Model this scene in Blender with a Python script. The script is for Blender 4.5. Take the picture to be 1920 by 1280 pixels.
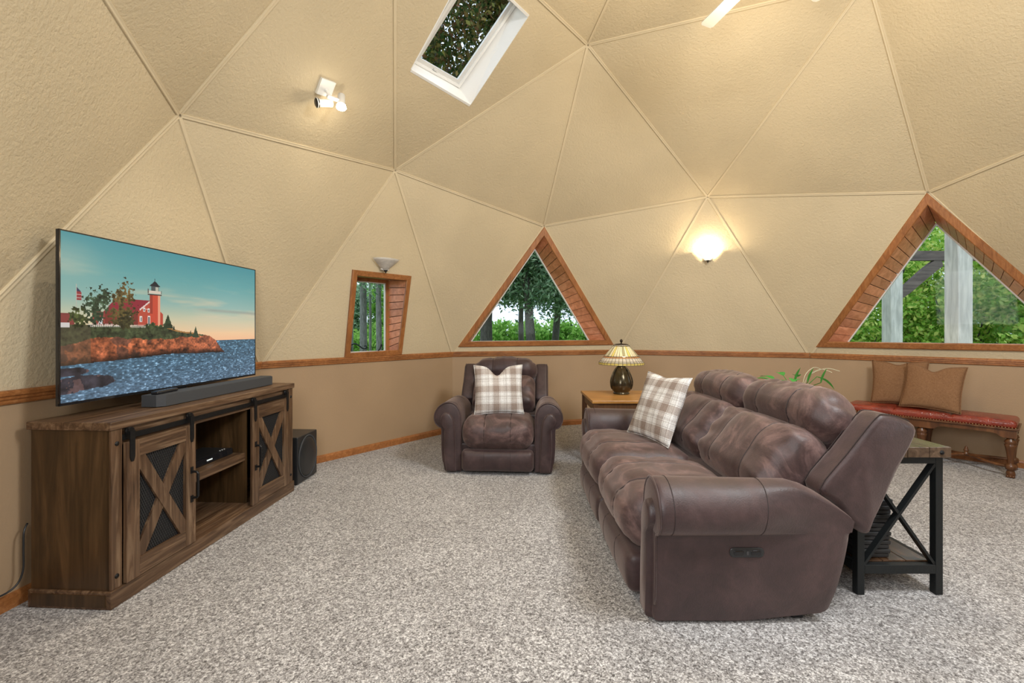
import bpy, bmesh, math, random
import numpy as np
from mathutils import Vector, Matrix, noise
for o in list(bpy.data.objects): bpy.data.objects.remove(o)
random.seed(7); RNG = np.random.default_rng(7)
SC = bpy.context.scene; COL = SC.collection
R_ = math.radians
# ------------------------------------------------------------ camera
FPX, HZ, CAMZ = 848.5, 617.6, 1.2526
cd = bpy.data.cameras.new('camera'); cam = bpy.data.objects.new('camera', cd); COL.objects.link(cam)
cd.sensor_fit = 'HORIZONTAL'; cd.sensor_width = 36; cd.lens = 36*FPX/1920
cd.shift_y = -(640-HZ)/1920; cd.clip_start = .02; cd.clip_end = 400
cam.location = (0, 0, CAMZ); cam.rotation_euler = (math.pi/2, 0, 0)
SC.camera = cam
SC.view_settings.view_transform = 'Standard'; SC.view_settings.look = 'None'
SC.view_settings.exposure = 0.12; SC.view_settings.gamma = 1; SC.view_settings.use_curve_mapping = False
SC.cycles.max_bounces = 6; SC.cycles.diffuse_bounces = 3; SC.cycles.glossy_bounces = 2; SC.cycles.transmission_bounces = 2; SC.cycles.transparent_max_bounces = 6
# ------------------------------------------------------------ sky
wd = bpy.data.worlds.new('overcast_sky'); SC.world = wd; wd.use_nodes = True
bgn = wd.node_tree.nodes['Background']; bgn.inputs[0].default_value = (.68, .80, .96, 1); bgn.inputs[1].default_value = 1.7
# ------------------------------------------------------------ fill lamps added behind the camera, and room lamps
def area(name, loc, target, sx, sy, power, color=(1, 1, 1)):
    l = bpy.data.lights.new(name, 'AREA'); l.shape = 'RECTANGLE'; l.size = sx; l.size_y = sy; l.energy = power; l.color = color
    o = bpy.data.objects.new(name, l); COL.objects.link(o); o.location = loc
    o.rotation_euler = (Vector(target)-Vector(loc)).to_track_quat('-Z', 'Y').to_euler(); return o
def point(name, loc, power, color, radius, parent=None):
    l = bpy.data.lights.new(name, 'POINT'); l.energy = power; l.color = color; l.shadow_soft_size = radius
    o = bpy.data.objects.new(name, l); COL.objects.link(o); o.location = loc; o.parent = parent; return o
WARM = (1.0, .80, .55)
# unseen fill lamps added just inside the rear windows and skylight, standing for daylight
L_rear1 = area('rear_window_fill', (3.3, -.35, 1.75), (1.0, 3.4, 1.2), 1.5, 1.3, 62, (.95, .98, 1.0))
L_rear2 = area('rear_window_fill', (-.55, .0, 1.9), (1.4, 3.4, 1.4), 1.2, 1.1, 48, (.95, .98, 1.0))
L_sky2 = area('rear_skylight_fill', (2.2, .95, 3.55), (1.2, 3.2, 0), .8, .9, 112, (.95, .98, 1.0))
# ------------------------------------------------------------ mesh helpers
def link(name, me, mat=None, parent=None, smooth=False):
    o = bpy.data.objects.new(name, me); COL.objects.link(o)
    if mat is not None:
        for m_ in (mat if isinstance(mat, (list, tuple)) else [mat]): me.materials.append(m_)
    if smooth:
        me.polygons.foreach_set('use_smooth', [True]*len(me.polygons))
    o.parent = parent
    return o
def tag(o, label=None, cat=None, group=None, kind=None):
    if label: o['label'] = label
    if cat: o['category'] = cat
    if group: o['group'] = group
    if kind: o['kind'] = kind
    return o
def empty(name, loc=(0, 0, 0), rz=0, label=None, cat=None, group=None, kind=None):
    o = bpy.data.objects.new(name, None); COL.objects.link(o); o.location = loc; o.rotation_euler = (0, 0, rz)
    o.empty_display_size = .1
    return tag(o, label, cat, group, kind)
class MB:
    def __init__(s): s.v = []; s.f = []; s.mi = []
    def add(s, vs, fs, mi=0):
        b = len(s.v); s.v += [tuple(map(float, p)) for p in vs]
        for f in fs: s.f.append([b+i for i in f]); s.mi.append(mi)
        return s
    def box(s, x0, x1, y0, y1, z0, z1, bev=0, mi=0):
        if bev <= 0:
            vs = [(x, y, z) for z in (z0, z1) for y in (y0, y1) for x in (x0, x1)]
            return s.add(vs, [(0, 2, 3, 1), (4, 5, 7, 6), (0, 1, 5, 4), (2, 6, 7, 3), (0, 4, 6, 2), (1, 3, 7, 5)], mi)
        bm = bmesh.new(); bmesh.ops.create_cube(bm, size=1)
        for v in bm.verts: v.co = ((x0+x1)/2+v.co.x*(x1-x0), (y0+y1)/2+v.co.y*(y1-y0), (z0+z1)/2+v.co.z*(z1-z0))
        bmesh.ops.bevel(bm, geom=bm.edges[:], offset=bev, segments=2, profile=.5, affect='EDGES')
        s.bm(bm, mi); bm.free(); return s
    def bm(s, bm, mi=0):
        bm.verts.index_update(); return s.add([v.co for v in bm.verts], [[v.index for v in f.verts] for f in bm.faces], mi)
    def prism(s, poly, org, e1, e2, ex, mi=0):
        """polygon (a,b) in plane org+a*e1+b*e2 extruded by vector ex"""
        org, e1, e2, ex = map(Vector, (org, e1, e2, ex)); n = len(poly)
        a = [org+e1*p[0]+e2*p[1] for p in poly]; vs = a+[p+ex for p in a]
        fs = [list(range(n))[::-1], list(range(n, 2*n))]+[(i, (i+1) % n, n+(i+1) % n, n+i) for i in range(n)]
        return s.add(vs, fs, mi)
    def bar(s, p, q, w, h, up=(0, 0, 1), mi=0):
        p, q = Vector(p), Vector(q); d = (q-p).normalized(); sd = d.cross(Vector(up)).normalized(); u = sd.cross(d)
        c = [(-w/2, -h/2), (w/2, -h/2), (w/2, h/2), (-w/2, h/2)]
        return s.prism(c, p, sd, u, q-p, mi)
    def tube(s, pts, r, n=8, mi=0, cap=True):
        pts = [Vector(p) for p in pts]; rs = r if isinstance(r, (list, tuple)) else [r]*len(pts); vs = []; prev = None
        for i, p in enumerate(pts):
            d = (pts[min(i+1, len(pts)-1)]-pts[max(i-1, 0)]).normalized()
            if prev is None: a = d.orthogonal().normalized()
            else: a = (prev-d*prev.dot(d)).normalized()
            prev = a; b = d.cross(a)
            vs += [p+(a*math.cos(2*math.pi*k/n)+b*math.sin(2*math.pi*k/n))*rs[i] for k in range(n)]
        fs = [(i*n+k, i*n+(k+1) % n, (i+1)*n+(k+1) % n, (i+1)*n+k) for i in range(len(pts)-1) for k in range(n)]
        if cap: fs += [list(range(n))[::-1], [(len(pts)-1)*n+k for k in range(n)]]
        return s.add(vs, fs, mi)
    def lathe(s, prof, n=24, c=(0, 0, 0), mi=0, a0=0, a1=2*math.pi, closed=True, sq=None):
        vs = []; m = n if closed else n+1
        for r, z in prof:
            for k in range(m):
                a = a0+(a1-a0)*k/n; vs.append((c[0]+r*math.cos(a), c[1]+r*math.sin(a), c[2]+z))
        fs = []
        for i in range(len(prof)-1):
            for k in range(n):
                k2 = (k+1) % m if closed else k+1
                fs.append((i*m+k, i*m+k2, (i+1)*m+k2, (i+1)*m+k))
        if closed:
            if prof[0][0] > 1e-4: fs.append(list(range(m))[::-1])
            if prof[-1][0] > 1e-4: fs.append([(len(prof)-1)*m+k for k in range(m)])
        return s.add(vs, fs, mi)
    def soft(s, c, half, r, n=(8, 8, 8), bulge=(0, 0, 0), fn=None, mi=0):
        """rounded, bulging cushion centred on c"""
        axes = []
        for h, k in zip(half, n):
            rr = min(r, h*.98); e = [-h, -h+.3*rr, -h+.62*rr, -h+rr]; axes.append(e[:-1]+list(np.linspace(-h+rr, h-rr, max(k, 2)))+[-x for x in e[:-1]][::-1])
        keys = {}; P = []; fs = []
        def idx(p):
            kk = (round(p[0], 6), round(p[1], 6), round(p[2], 6))
            if kk not in keys: keys[kk] = len(P); P.append(p)
            return keys[kk]
        for ax in range(3):
            b, d = (ax+1) % 3, (ax+2) % 3
            for sg in (-1, 1):
                for i in range(len(axes[b])-1):
                    for j in range(len(axes[d])-1):
                        q = []
                        for (ii, jj) in ((i, j), (i+1, j), (i+1, j+1), (i, j+1)):
                            p = [0, 0, 0]; p[ax] = sg*half[ax]; p[b] = axes[b][ii]; p[d] = axes[d][jj]; q.append(idx(tuple(p)))
                        fs.append(q if sg > 0 else q[::-1])
        P = np.array(P); H = np.array(half); rr = np.minimum(r, H*.98)
        inner = np.clip(P, -(H-rr), H-rr); d = P-inner; d /= np.maximum(np.linalg.norm(d/rr, axis=1, keepdims=True), 1e-9)
        Q = inner+d
        t = np.clip(1-(P/H)**2, 0, 1)
        for ax in range(3):
            b_, d_ = (ax+1) % 3, (ax+2) % 3
            Q[:, ax] += bulge[ax]*P[:, ax]/H[ax]*t[:, b_]**.7*t[:, d_]**.7
        if fn is not None: Q = fn(Q, P/H)
        return s.add(Q+np.array(c), fs, mi)
    def build(s, name, mat=None, parent=None, smooth=False, loc=None):
        me = bpy.data.meshes.new(name); me.from_pydata(s.v, [], s.f); me.update()
        if any(s.mi): me.polygons.foreach_set('material_index', s.mi)
        bm = bmesh.new(); bm.from_mesh(me); bmesh.ops.recalc_face_normals(bm, faces=bm.faces[:]); bm.to_mesh(me); bm.free()
        o = link(name, me, mat, parent, smooth)
        if loc is not None: o.location = loc
        return o
def autosmooth(o, ang=40):
    me = o.data; me.polygons.foreach_set('use_smooth', [True]*len(me.polygons))
    bm = bmesh.new(); bm.from_mesh(me)
    for e in bm.edges:
        if len(e.link_faces) == 2 and e.calc_face_angle(0) > R_(ang): e.smooth = False
    bm.to_mesh(me); bm.free(); return o
def rot2(a): return Matrix.Rotation(a, 3, 'Z')
# ------------------------------------------------------------ materials
def newmat(name):
    m = bpy.data.materials.new(name); m.use_nodes = True; nt = m.node_tree
    return m, nt, nt.nodes['Principled BSDF']
def N(nt, t, **kw):
    n = nt.nodes.new(t)
    for k, v in kw.items(): setattr(n, k, v)
    return n
def setin(n, **kw):
    for k, v in kw.items(): n.inputs[k.replace('_', ' ')].default_value = v
def L(nt, a, b): nt.links.new(a, b)
def coords(nt, scale=(1, 1, 1), kind='Object', rot=(0, 0, 0)):
    tc = N(nt, 'ShaderNodeTexCoord'); mp = N(nt, 'ShaderNodeMapping'); mp.inputs['Scale'].default_value = scale; mp.inputs['Rotation'].default_value = rot
    L(nt, tc.outputs[kind], mp.inputs[0]); return mp.outputs[0]
def noise_n(nt, vec, scale, detail=4, rough=.55, dist=0):
    n = N(nt, 'ShaderNodeTexNoise'); setin(n, Scale=scale, Detail=detail, Roughness=rough, Distortion=dist); L(nt, vec, n.inputs['Vector']); return n.outputs[0]
def ramp(nt, fac, stops):
    r = N(nt, 'ShaderNodeValToRGB'); e = r.color_ramp.elements
    while len(e) < len(stops): e.new(.5)
    for i, (p, c) in enumerate(stops): e[i].position = p; e[i].color = (*c, 1) if len(c) == 3 else c
    L(nt, fac, r.inputs[0]); return r.outputs[0]
def bump(nt, b, h, strength=.3, dist=.01):
    n = N(nt, 'ShaderNodeBump'); setin(n, Strength=strength, Distance=dist); L(nt, h, n.inputs['Height']); L(nt, n.outputs[0], b.inputs['Normal']); return n
def mixc(nt, fac, a, b, mode='MIX'):
    m = N(nt, 'ShaderNodeMix', data_type='RGBA', blend_type=mode)
    for s, v in ((m.inputs[0], fac), (m.inputs[6], a), (m.inputs[7], b)):
        if hasattr(v, 'is_linked') or hasattr(v, 'node'): L(nt, v, s)
        else: s.default_value = v if not isinstance(v, tuple) else ((*v, 1) if len(v) == 3 else v)
    return m.outputs[2]
def plain(name, col, rough=.5, metal=0, bumpsc=None, spec=.5, var=.0):
    m, nt, b = newmat(name); setin(b, Base_Color=(*col, 1), Roughness=rough, Metallic=metal); b.inputs['Specular IOR Level'].default_value = spec
    v = coords(nt)
    if var:
        c = ramp(nt, noise_n(nt, v, 9), [(.3, tuple(x*(1-var) for x in col)), (.7, tuple(min(1, x*(1+var)) for x in col))]); L(nt, c, b.inputs['Base Color'])
    if bumpsc: bump(nt, b, noise_n(nt, v, bumpsc, 3), .25, .004)
    return m
def wood(name, stops, axis=0, s=6, stretch=14, rough=.45, bstr=.12):
    m, nt, b = newmat(name); sc = [1, 1, 1]; sc = [1.0 if i == axis else stretch for i in range(3)]
    v = coords(nt, sc)
    f = noise_n(nt, v, s*.35, 6, .62, .9); c = ramp(nt, f, stops)
    v2 = coords(nt, [1.4 if i == axis else 3 for i in range(3)]); g = noise_n(nt, v2, 2.2, 3)
    c = mixc(nt, .55, c, ramp(nt, g, [(.3, (.62, .62, .62)), (.7, (1.25, 1.2, 1.15))]), 'MULTIPLY')
    L(nt, c, b.inputs['Base Color']); setin(b, Roughness=rough); bump(nt, b, f, bstr, .003); return m
def paint(name, col, fine=110, strength=.35, dist=.006, rough=.55, large=.06):
    m, nt, b = newmat(name); v = coords(nt)
    n1 = noise_n(nt, v, fine, 3, .6, .4); n2 = noise_n(nt, v, fine*.62, 2, .5, .2)
    mx = N(nt, 'ShaderNodeMath', operation='ADD'); L(nt, n1, mx.inputs[0]); L(nt, n2, mx.inputs[1])
    bump(nt, b, mx.outputs[0], strength, dist)
    c = ramp(nt, noise_n(nt, v, 1.3, 2), [(.3, tuple(x*(1-large) for x in col)), (.7, tuple(x*(1+large) for x in col))])
    L(nt, c, b.inputs['Base Color']); setin(b, Roughness=rough); b.inputs['Specular IOR Level'].default_value = .35; return m
M = {}
M['cream'] = paint('cream_textured_paint', (.61, .505, .335), 70, .55, .007, .5)
M['cream_trim'] = paint('cream_batten_paint', (.655, .548, .372), 120, .1, .002, .45)
M['tan'] = paint('tan_wall_paint', (.40, .275, .165), 130, .22, .003, .55)
M['oak'] = wood('honey_oak', [(.3, (.24, .085, .024)), (.55, (.37, .148, .046)), (.75, (.46, .212, .078))], 0, 8, 16, .35)
M['oakv'] = wood('honey_oak_vertical', [(.3, (.24, .085, .024)), (.55, (.37, .148, .046)), (.75, (.46, .212, .078))], 2, 8, 16, .35)
def cedar():
    m, nt, b = newmat('cedar_plank'); oi = N(nt, 'ShaderNodeObjectInfo')
    tc = N(nt, 'ShaderNodeTexCoord'); v = coords(nt, (9, 9, 9)); f = noise_n(nt, v, 1.2, 5, .6, 1.2)
    c = ramp(nt, f, [(.3, (.50, .19, .09)), (.6, (.72, .315, .175)), (.8, (.82, .42, .27))])
    r = ramp(nt, oi.outputs['Random'], [(0, (.75, .72, .70)), (1, (1.2, 1.15, 1.12))]); L(nt, mixc(nt, .8, c, r, 'MULTIPLY'), b.inputs['Base Color'])
    kn = N(nt, 'ShaderNodeTexVoronoi'); setin(kn, Scale=5.5); L(nt, tc.outputs['Object'], kn.inputs['Vector'])
    setin(b, Roughness=.4); bump(nt, b, f, .1, .002); return m
M['cedar'] = cedar()
M['mesh_metal'] = plain('grey_expanded_metal', (.10, .10, .105), .4, .7); M['mesh_black'] = plain('black_mesh_backing', (.006, .006, .006), .8)  # second one is a flat black sheet behind the door mesh
M['liner'] = plain('dark_groove_wood', (.10, .04, .02), .7)
M['white'] = plain('white_satin_paint', (.86, .85, .82), .35)
M['offwhite'] = plain('offwhite_frame', (.70, .69, .66), .3)
M['black_metal'] = plain('black_iron', (.018, .018, .019), .42, .6, 60)
M['black_plastic'] = plain('black_plastic', (.02, .021, .023), .35)
M['charcoal'] = plain('charcoal_mesh_cloth', (.05, .054, .06), .7, 0, 300)
M['gloss_black'] = plain('gloss_black', (.012, .012, .014), .12)
def carpet():
    m, nt, b = newmat('speckled_carpet'); v = coords(nt)
    vo = N(nt, 'ShaderNodeTexVoronoi'); setin(vo, Scale=200); L(nt, v, vo.inputs['Vector']); sp = N(nt, 'ShaderNodeSeparateColor'); L(nt, vo.outputs['Color'], sp.inputs[0])
    vo2 = N(nt, 'ShaderNodeTexVoronoi'); setin(vo2, Scale=95); L(nt, v, vo2.inputs['Vector']); sp2 = N(nt, 'ShaderNodeSeparateColor'); L(nt, vo2.outputs['Color'], sp2.inputs[0])
    hm = N(nt, 'ShaderNodeMath', operation='MULTIPLY_ADD'); L(nt, sp.outputs[0], hm.inputs[0]); hm.inputs[1].default_value = .62
    h2 = N(nt, 'ShaderNodeMath', operation='MULTIPLY'); L(nt, sp2.outputs[0], h2.inputs[0]); h2.inputs[1].default_value = .38; L(nt, h2.outputs[0], hm.inputs[2])
    n3 = noise_n(nt, v, 1.6, 3, .55, .6)
    c = ramp(nt, hm.outputs[0], [(.10, (.085, .076, .072)), (.35, (.245, .231, .224)), (.62, (.42, .405, .398)), (.90, (.74, .725, .72))])
    c = mixc(nt, 1.0, c, ramp(nt, n3, [(.3, (.86, .85, .84)), (.7, (1.08, 1.08, 1.08))]), 'MULTIPLY')
    L(nt, c, b.inputs['Base Color']); setin(b, Roughness=.95); b.inputs['Specular IOR Level'].default_value = .1
    b.inputs['Sheen Weight'].default_value = .2; bump(nt, b, vo.outputs['Distance'], .5, .006).invert = True; return m
M['carpet'] = carpet()
def leather(name, dark, mid, light, rough=.5, sc=5.0, dist=.6):
    m, nt, b = newmat(name); v = coords(nt)
    n1 = noise_n(nt, v, sc, 6, .66, dist); n2 = noise_n(nt, v, 16, 5, .72, .8); n3 = noise_n(nt, v, 160, 3, .6)
    c = ramp(nt, n1, [(.34, dark), (.50, mid), (.66, light)])
    c = mixc(nt, .6, c, ramp(nt, n2, [(.3, (.62, .60, .60)), (.7, (1.38, 1.34, 1.32))]), 'MULTIPLY')
    L(nt, c, b.inputs['Base Color'])
    L(nt, ramp(nt, n1, [(.3, (rough-.1,)*3), (.7, (rough+.12,)*3)]), b.inputs['Roughness'])
    b.inputs['Sheen Weight'].default_value = .25; b.inputs['Sheen Roughness'].default_value = .5; b.inputs['Sheen Tint'].default_value = (1, .8, .72, 1)
    mx = N(nt, 'ShaderNodeMath', operation='ADD'); L(nt, n2, mx.inputs[0]); L(nt, n3, mx.inputs[1]); bump(nt, b, mx.outputs[0], .22, .004); return m
M['leather'] = leather('brown_nubuck', (.031, .017, .018), (.041, .022, .023), (.060, .034, .034), .47)
M['leather_seat'] = leather('brushed_brown_nubuck', (.034, .018, .018), (.061, .033, .032), (.160, .096, .087), .5, 4.2, 1.5)  # pale streaks: brushed nap, with its highlights painted into the colour
M['stitch'] = plain('dark_stitching', (.022, .013, .013), .6)
M['red_leather'] = None
def redleather():
    m, nt, b = newmat('red_embossed_leather'); v = coords(nt)
    vo = N(nt, 'ShaderNodeTexVoronoi', feature='DISTANCE_TO_EDGE'); setin(vo, Scale=70); L(nt, v, vo.inputs['Vector'])
    n1 = noise_n(nt, v, 9, 4)
    L(nt, ramp(nt, n1, [(.3, (.15, .020, .011)), (.6, (.29, .045, .023)), (.8, (.38, .085, .042))]), b.inputs['Base Color'])
    setin(b, Roughness=.24); bump(nt, b, ramp(nt, vo.outputs['Distance'], [(0, (0, 0, 0)), (.12, (1, 1, 1))]), .35, .003); return m
M['red_leather'] = redleather()
def fabric(name, c1, c2):
    m, nt, b = newmat(name); v = coords(nt, (1, 9, 1)); v2 = coords(nt, (9, 1, 1))
    a = noise_n(nt, v, 60, 2); d = noise_n(nt, v2, 60, 2); mx = N(nt, 'ShaderNodeMath', operation='ADD'); L(nt, a, mx.inputs[0]); L(nt, d, mx.inputs[1])
    h = N(nt, 'ShaderNodeMath', operation='MULTIPLY'); h.inputs[1].default_value = .5; L(nt, mx.outputs[0], h.inputs[0])
    L(nt, ramp(nt, h.outputs[0], [(.35, c1), (.65, c2)]), b.inputs['Base Color']); setin(b, Roughness=.9); b.inputs['Specular IOR Level'].default_value = .1; bump(nt, b, h.outputs[0], .4, .003); return m
M['tan_linen'] = fabric('tan_linen', (.17, .085, .04), (.29, .16, .085))
def plaid():
    """woven tan / white / grey check, bands laid out along the pillow's own two axes"""
    m, nt, b = newmat('plaid_wool'); tc = N(nt, 'ShaderNodeTexCoord'); sp = N(nt, 'ShaderNodeSeparateXYZ'); L(nt, tc.outputs['Object'], sp.inputs[0])
    def band(ax, off):
        mp = N(nt, 'ShaderNodeMath', operation='MULTIPLY_ADD'); L(nt, sp.outputs[ax], mp.inputs[0]); mp.inputs[1].default_value = 1/.158; mp.inputs[2].default_value = 5.0+off
        fr = N(nt, 'ShaderNodeMath', operation='FRACT'); L(nt, mp.outputs[0], fr.inputs[0]); return fr.outputs[0]
    W_ = (.86, .86, .86); T_ = (.43, .36, .32); G_ = (.64, .62, .61); D_ = (.36, .31, .29)
    st = [(0, T_), (.30, W_), (.34, D_), (.36, W_), (.56, D_), (.575, W_), (.64, G_), (.74, W_), (.90, D_), (.915, W_), (.95, T_)]
    def rr(f):
        c = ramp(nt, f, st); c.node.color_ramp.interpolation = 'CONSTANT'; return c
    cx, cy = rr(band(0, .3)), rr(band(1, .12))
    v = coords(nt); wv = noise_n(nt, v, 260, 2, .7)
    c = mixc(nt, .5, cx, cy); c = mixc(nt, .45, c, mixc(nt, 1.0, cx, cy, 'MULTIPLY'))
    c = mixc(nt, .7, c, ramp(nt, wv, [(.35, (.62, .60, .58)), (.65, (1.28, 1.27, 1.25))]), 'MULTIPLY')
    L(nt, c, b.inputs['Base Color']); setin(b, Roughness=.95); b.inputs['Specular IOR Level'].default_value = .05; bump(nt, b, wv, .5, .004); return m
M['plaid'] = plaid()
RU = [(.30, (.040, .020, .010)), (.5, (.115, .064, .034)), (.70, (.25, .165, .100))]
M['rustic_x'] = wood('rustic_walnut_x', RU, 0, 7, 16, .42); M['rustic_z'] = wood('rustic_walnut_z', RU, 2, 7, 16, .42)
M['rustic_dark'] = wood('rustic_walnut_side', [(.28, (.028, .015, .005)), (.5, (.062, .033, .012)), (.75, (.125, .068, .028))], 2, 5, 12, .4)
M['oak_top'] = wood('golden_oak_top', [(.3, (.34, .15, .035)), (.55, (.50, .25, .07)), (.75, (.60, .33, .11))], 0, 6, 12, .3)
M['oak_dark'] = wood('mission_oak_frame', [(.3, (.07, .03, .011)), (.6, (.15, .066, .024)), (.8, (.24, .115, .045))], 2, 7, 12, .4)
M['bench_wood'] = wood('walnut_bench', [(.3, (.055, .021, .009)), (.55, (.14, .055, .02)), (.8, (.24, .105, .04))], 2, 6, 8, .3)
M['plank_dark'] = wood('dark_plank', [(.3, (.022, .011, .006)), (.6, (.085, .042, .020)), (.8, (.17, .09, .045))], 1, 6, 12, .22)
M['plank_top'] = wood('grey_brown_plank', [(.3, (.06, .04, .027)), (.6, (.15, .10, .068)), (.8, (.25, .19, .14))], 1, 6, 12, .12)  # paler, greyer and smoother than the shelf planks
def glass():
    m = bpy.data.materials.new('window_glass'); m.use_nodes = True; nt = m.node_tree; nt.nodes.clear()
    o = N(nt, 'ShaderNodeOutputMaterial'); t = N(nt, 'ShaderNodeBsdfTransparent'); g = N(nt, 'ShaderNodeBsdfGlossy'); g.inputs['Roughness'].default_value = .01
    t.inputs[0].default_value = (.96, .98, .97, 1); mx = N(nt, 'ShaderNodeMixShader'); mx.inputs[0].default_value = .005
    L(nt, t.outputs[0], mx.inputs[1]); L(nt, g.outputs[0], mx.inputs[2]); L(nt, mx.outputs[0], o.inputs[0]); return m
M['glass'] = glass()
def emit(name, col, st):
    m, nt, b = newmat(name); setin(b, Base_Color=(*col, 1), Roughness=.4); b.inputs['Emission Color'].default_value = (*col, 1); b.inputs['Emission Strength'].default_value = st; return m
def foliage_mat(name, cols, trans=.35):
    m = bpy.data.materials.new(name); m.use_nodes = True; nt = m.node_tree; nt.nodes.clear()
    o = N(nt, 'ShaderNodeOutputMaterial'); ge = N(nt, 'ShaderNodeNewGeometry')
    c = ramp(nt, ge.outputs['Random Per Island'], [(i/(len(cols)-1), q) for i, q in enumerate(cols)])
    d = N(nt, 'ShaderNodeBsdfDiffuse'); t = N(nt, 'ShaderNodeBsdfTranslucent'); mx = N(nt, 'ShaderNodeMixShader'); mx.inputs[0].default_value = trans
    L(nt, c, d.inputs[0]); L(nt, c, t.inputs[0]); L(nt, d.outputs[0], mx.inputs[1]); L(nt, t.outputs[0], mx.inputs[2]); L(nt, mx.outputs[0], o.inputs[0]); return m
M['cedar_leaf'] = foliage_mat('cedar_needles', [(0.082, 0.164, 0.082), (0.177, 0.306, 0.166), (0.308, 0.459, 0.284), (0.520, 0.656, 0.425)])
M['green_leaf'] = foliage_mat('bright_leaves', [(0.124, 0.279, 0.041), (0.281, 0.528, 0.082), (0.491, 0.745, 0.145), (0.850, 0.850, 0.259), (0.614, 0.850, 0.244)], .45)
M['shrub_leaf'] = foliage_mat('shrub_leaves', [(0.112, 0.280, 0.042), (0.280, 0.532, 0.098), (0.504, 0.728, 0.196)], .45)
M['autumn_leaf'] = foliage_mat('canopy_leaves', [(0.039, 0.078, 0.026), (0.091, 0.130, 0.046), (0.182, 0.169, 0.065), (0.286, 0.130, 0.078), (0.390, 0.338, 0.091), (0.104, 0.130, 0.065)], .4)
M['house_leaf'] = foliage_mat('houseplant_leaves', [(.02, .12, .02), (.06, .26, .05), (.18, .45, .12)], .25)
def bark(name, a, b_):
    m, nt, b = newmat(name); v = coords(nt, (6, 6, 1.2)); f = noise_n(nt, v, 5, 5, .65)
    L(nt, ramp(nt, f, [(.3, a), (.7, b_)]), b.inputs['Base Color']); setin(b, Roughness=.9); bump(nt, b, f, .6, .03); return m
M['bark'] = bark('grey_bark', (.10, .09, .08), (.30, .29, .27)); M['bark_dark'] = bark('dark_bark', (.05, .042, .036), (.17, .15, .13))
M['grass'] = plain('lawn', (.16, .27, .05), .9, 0, 20, .1, .35)
M['weathered'] = wood('weathered_post', [(.3, (.50, .48, .44)), (.6, (.74, .71, .67)), (.8, (.86, .83, .79))], 2, 6, 10, .8)
M['beam_brown'] = wood('brown_beam', [(.3, (.09, .065, .06)), (.7, (.20, .155, .14))], 0, 6, 10, .8)
# ------------------------------------------------------------ dome geometry (two-frequency geodesic, radius 3.6 m, on a 0.94 m riser)
RAD, RISE, YAW = 3.6, .936, .253
CX, CY = 1.202, 2.531
s5 = 1/math.sqrt(5)
def dome(v):
    x = v.x*math.cos(YAW)-v.y*math.sin(YAW); y = v.x*math.sin(YAW)+v.y*math.cos(YAW)
    return Vector((CX+RAD*x, CY+RAD*y, RISE+RAD*v.z))
def ringv(k): a = R_(72*k); return Vector((math.sin(a)*2*s5, math.cos(a)*2*s5, s5))
def lowv(k): a = R_(72*k+36); return Vector((math.sin(a)*2*s5, math.cos(a)*2*s5, -s5))
def mid(a, b): return (a+b).normalized()
TOP = Vector((0, 0, 1))
P = {'T': dome(TOP)}
for k in range(5):
    P['V%d' % k] = dome(ringv(k)); P['A%d' % k] = dome(mid(TOP, ringv(k))); P['M%d' % k] = dome(mid(ringv(k), ringv(k+1)))
    P['l%d' % k] = dome(mid(ringv(k), lowv(k-1))); P['r%d' % k] = dome(mid(ringv(k), lowv(k)))
P['r1'] += Vector((.30, .26, 0))          # the far-right wall swings out a little in the real house
tris = []
for k in range(5):
    j = (k+1) % 5; v, a, m_, l, r = ['%s%d' % (q, k) for q in 'VAMlr']; v2, a2, l2 = ['%s%d' % (q, j) for q in 'VAl']
    tris += [('T', a, a2), (a, v, m_), (a, m_, a2), (a2, m_, v2), (v, l, r), (v, r, m_), (m_, r, l2), (m_, l2, v2)]
CEN = Vector((CX, CY, RISE))
def tri_frame(t):
    a, b, c = [P[q] for q in t]; n = (b-a).cross(c-a).normalized()
    if n.dot(CEN-a) < 0: n = -n
    return a, n                             # a point of the panel and its inward normal
def hit(px, py, pt, n):
    d = Vector(((px-960)/FPX, 1, (HZ-py)/FPX)); o = Vector((0, 0, CAMZ)); return o+d*((pt-o).dot(n)/d.dot(n))
def inset(poly, d):
    """shrink a planar 3D polygon by d, in its own plane"""
    n = (poly[1]-poly[0]).cross(poly[2]-poly[0]).normalized(); c = sum(poly, Vector())/len(poly); k = len(poly); out = []
    for i in range(k):
        p, a, b = poly[i], poly[i-1], poly[(i+1) % k]; d1 = (p-a).normalized(); d2 = (b-p).normalized()
        n1 = n.cross(d1); n2 = n.cross(d2)
        if n1.dot(c-p) < 0: n1, n2 = -n1, -n2
        out.append(p+(n1+n2)*(d/(1+n1.dot(n2))))
    return out
W1T, W2T, W3T, SKT = ('M4', 'r4', 'l0'), ('V0', 'l0', 'r0'), ('V1', 'l1', 'r1'), ('A4', 'M4', 'A0')
W4T, W5T, SK2T = ('V2', 'l2', 'r2'), ('V3', 'l3', 'r3'), ('A2', 'M2', 'A3')
w1o = [hit(*q, *tri_frame(W1T)) for q in ((660, 505), (770, 517), (752, 664), (645, 672))]
w2o = [hit(*q, *tri_frame(W2T)) for q in ((1020, 425), (858, 650), (1150, 646))]
w3o = [hit(*q, *tri_frame(W3T)) for q in ((1738, 361), (1530, 650), (2092, 661))]
sk = [hit(*q, *tri_frame(SKT)) for q in ((771, 130), (882, 196), (989, 32))]; sk.append(sk[0]+sk[2]-sk[1])
def rear_tri(t):
    a, b, c = [P[q] for q in t]; return inset([a, b, c], .09)
w4o, w5o = rear_tri(W4T), rear_tri(W5T)
a_, b_, c_ = [P[q] for q in SK2T]; cc = (a_+b_*1.2+c_)/3.2; e1 = (c_-a_).normalized(); e2 = (b_-(a_+c_)/2).normalized()
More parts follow.
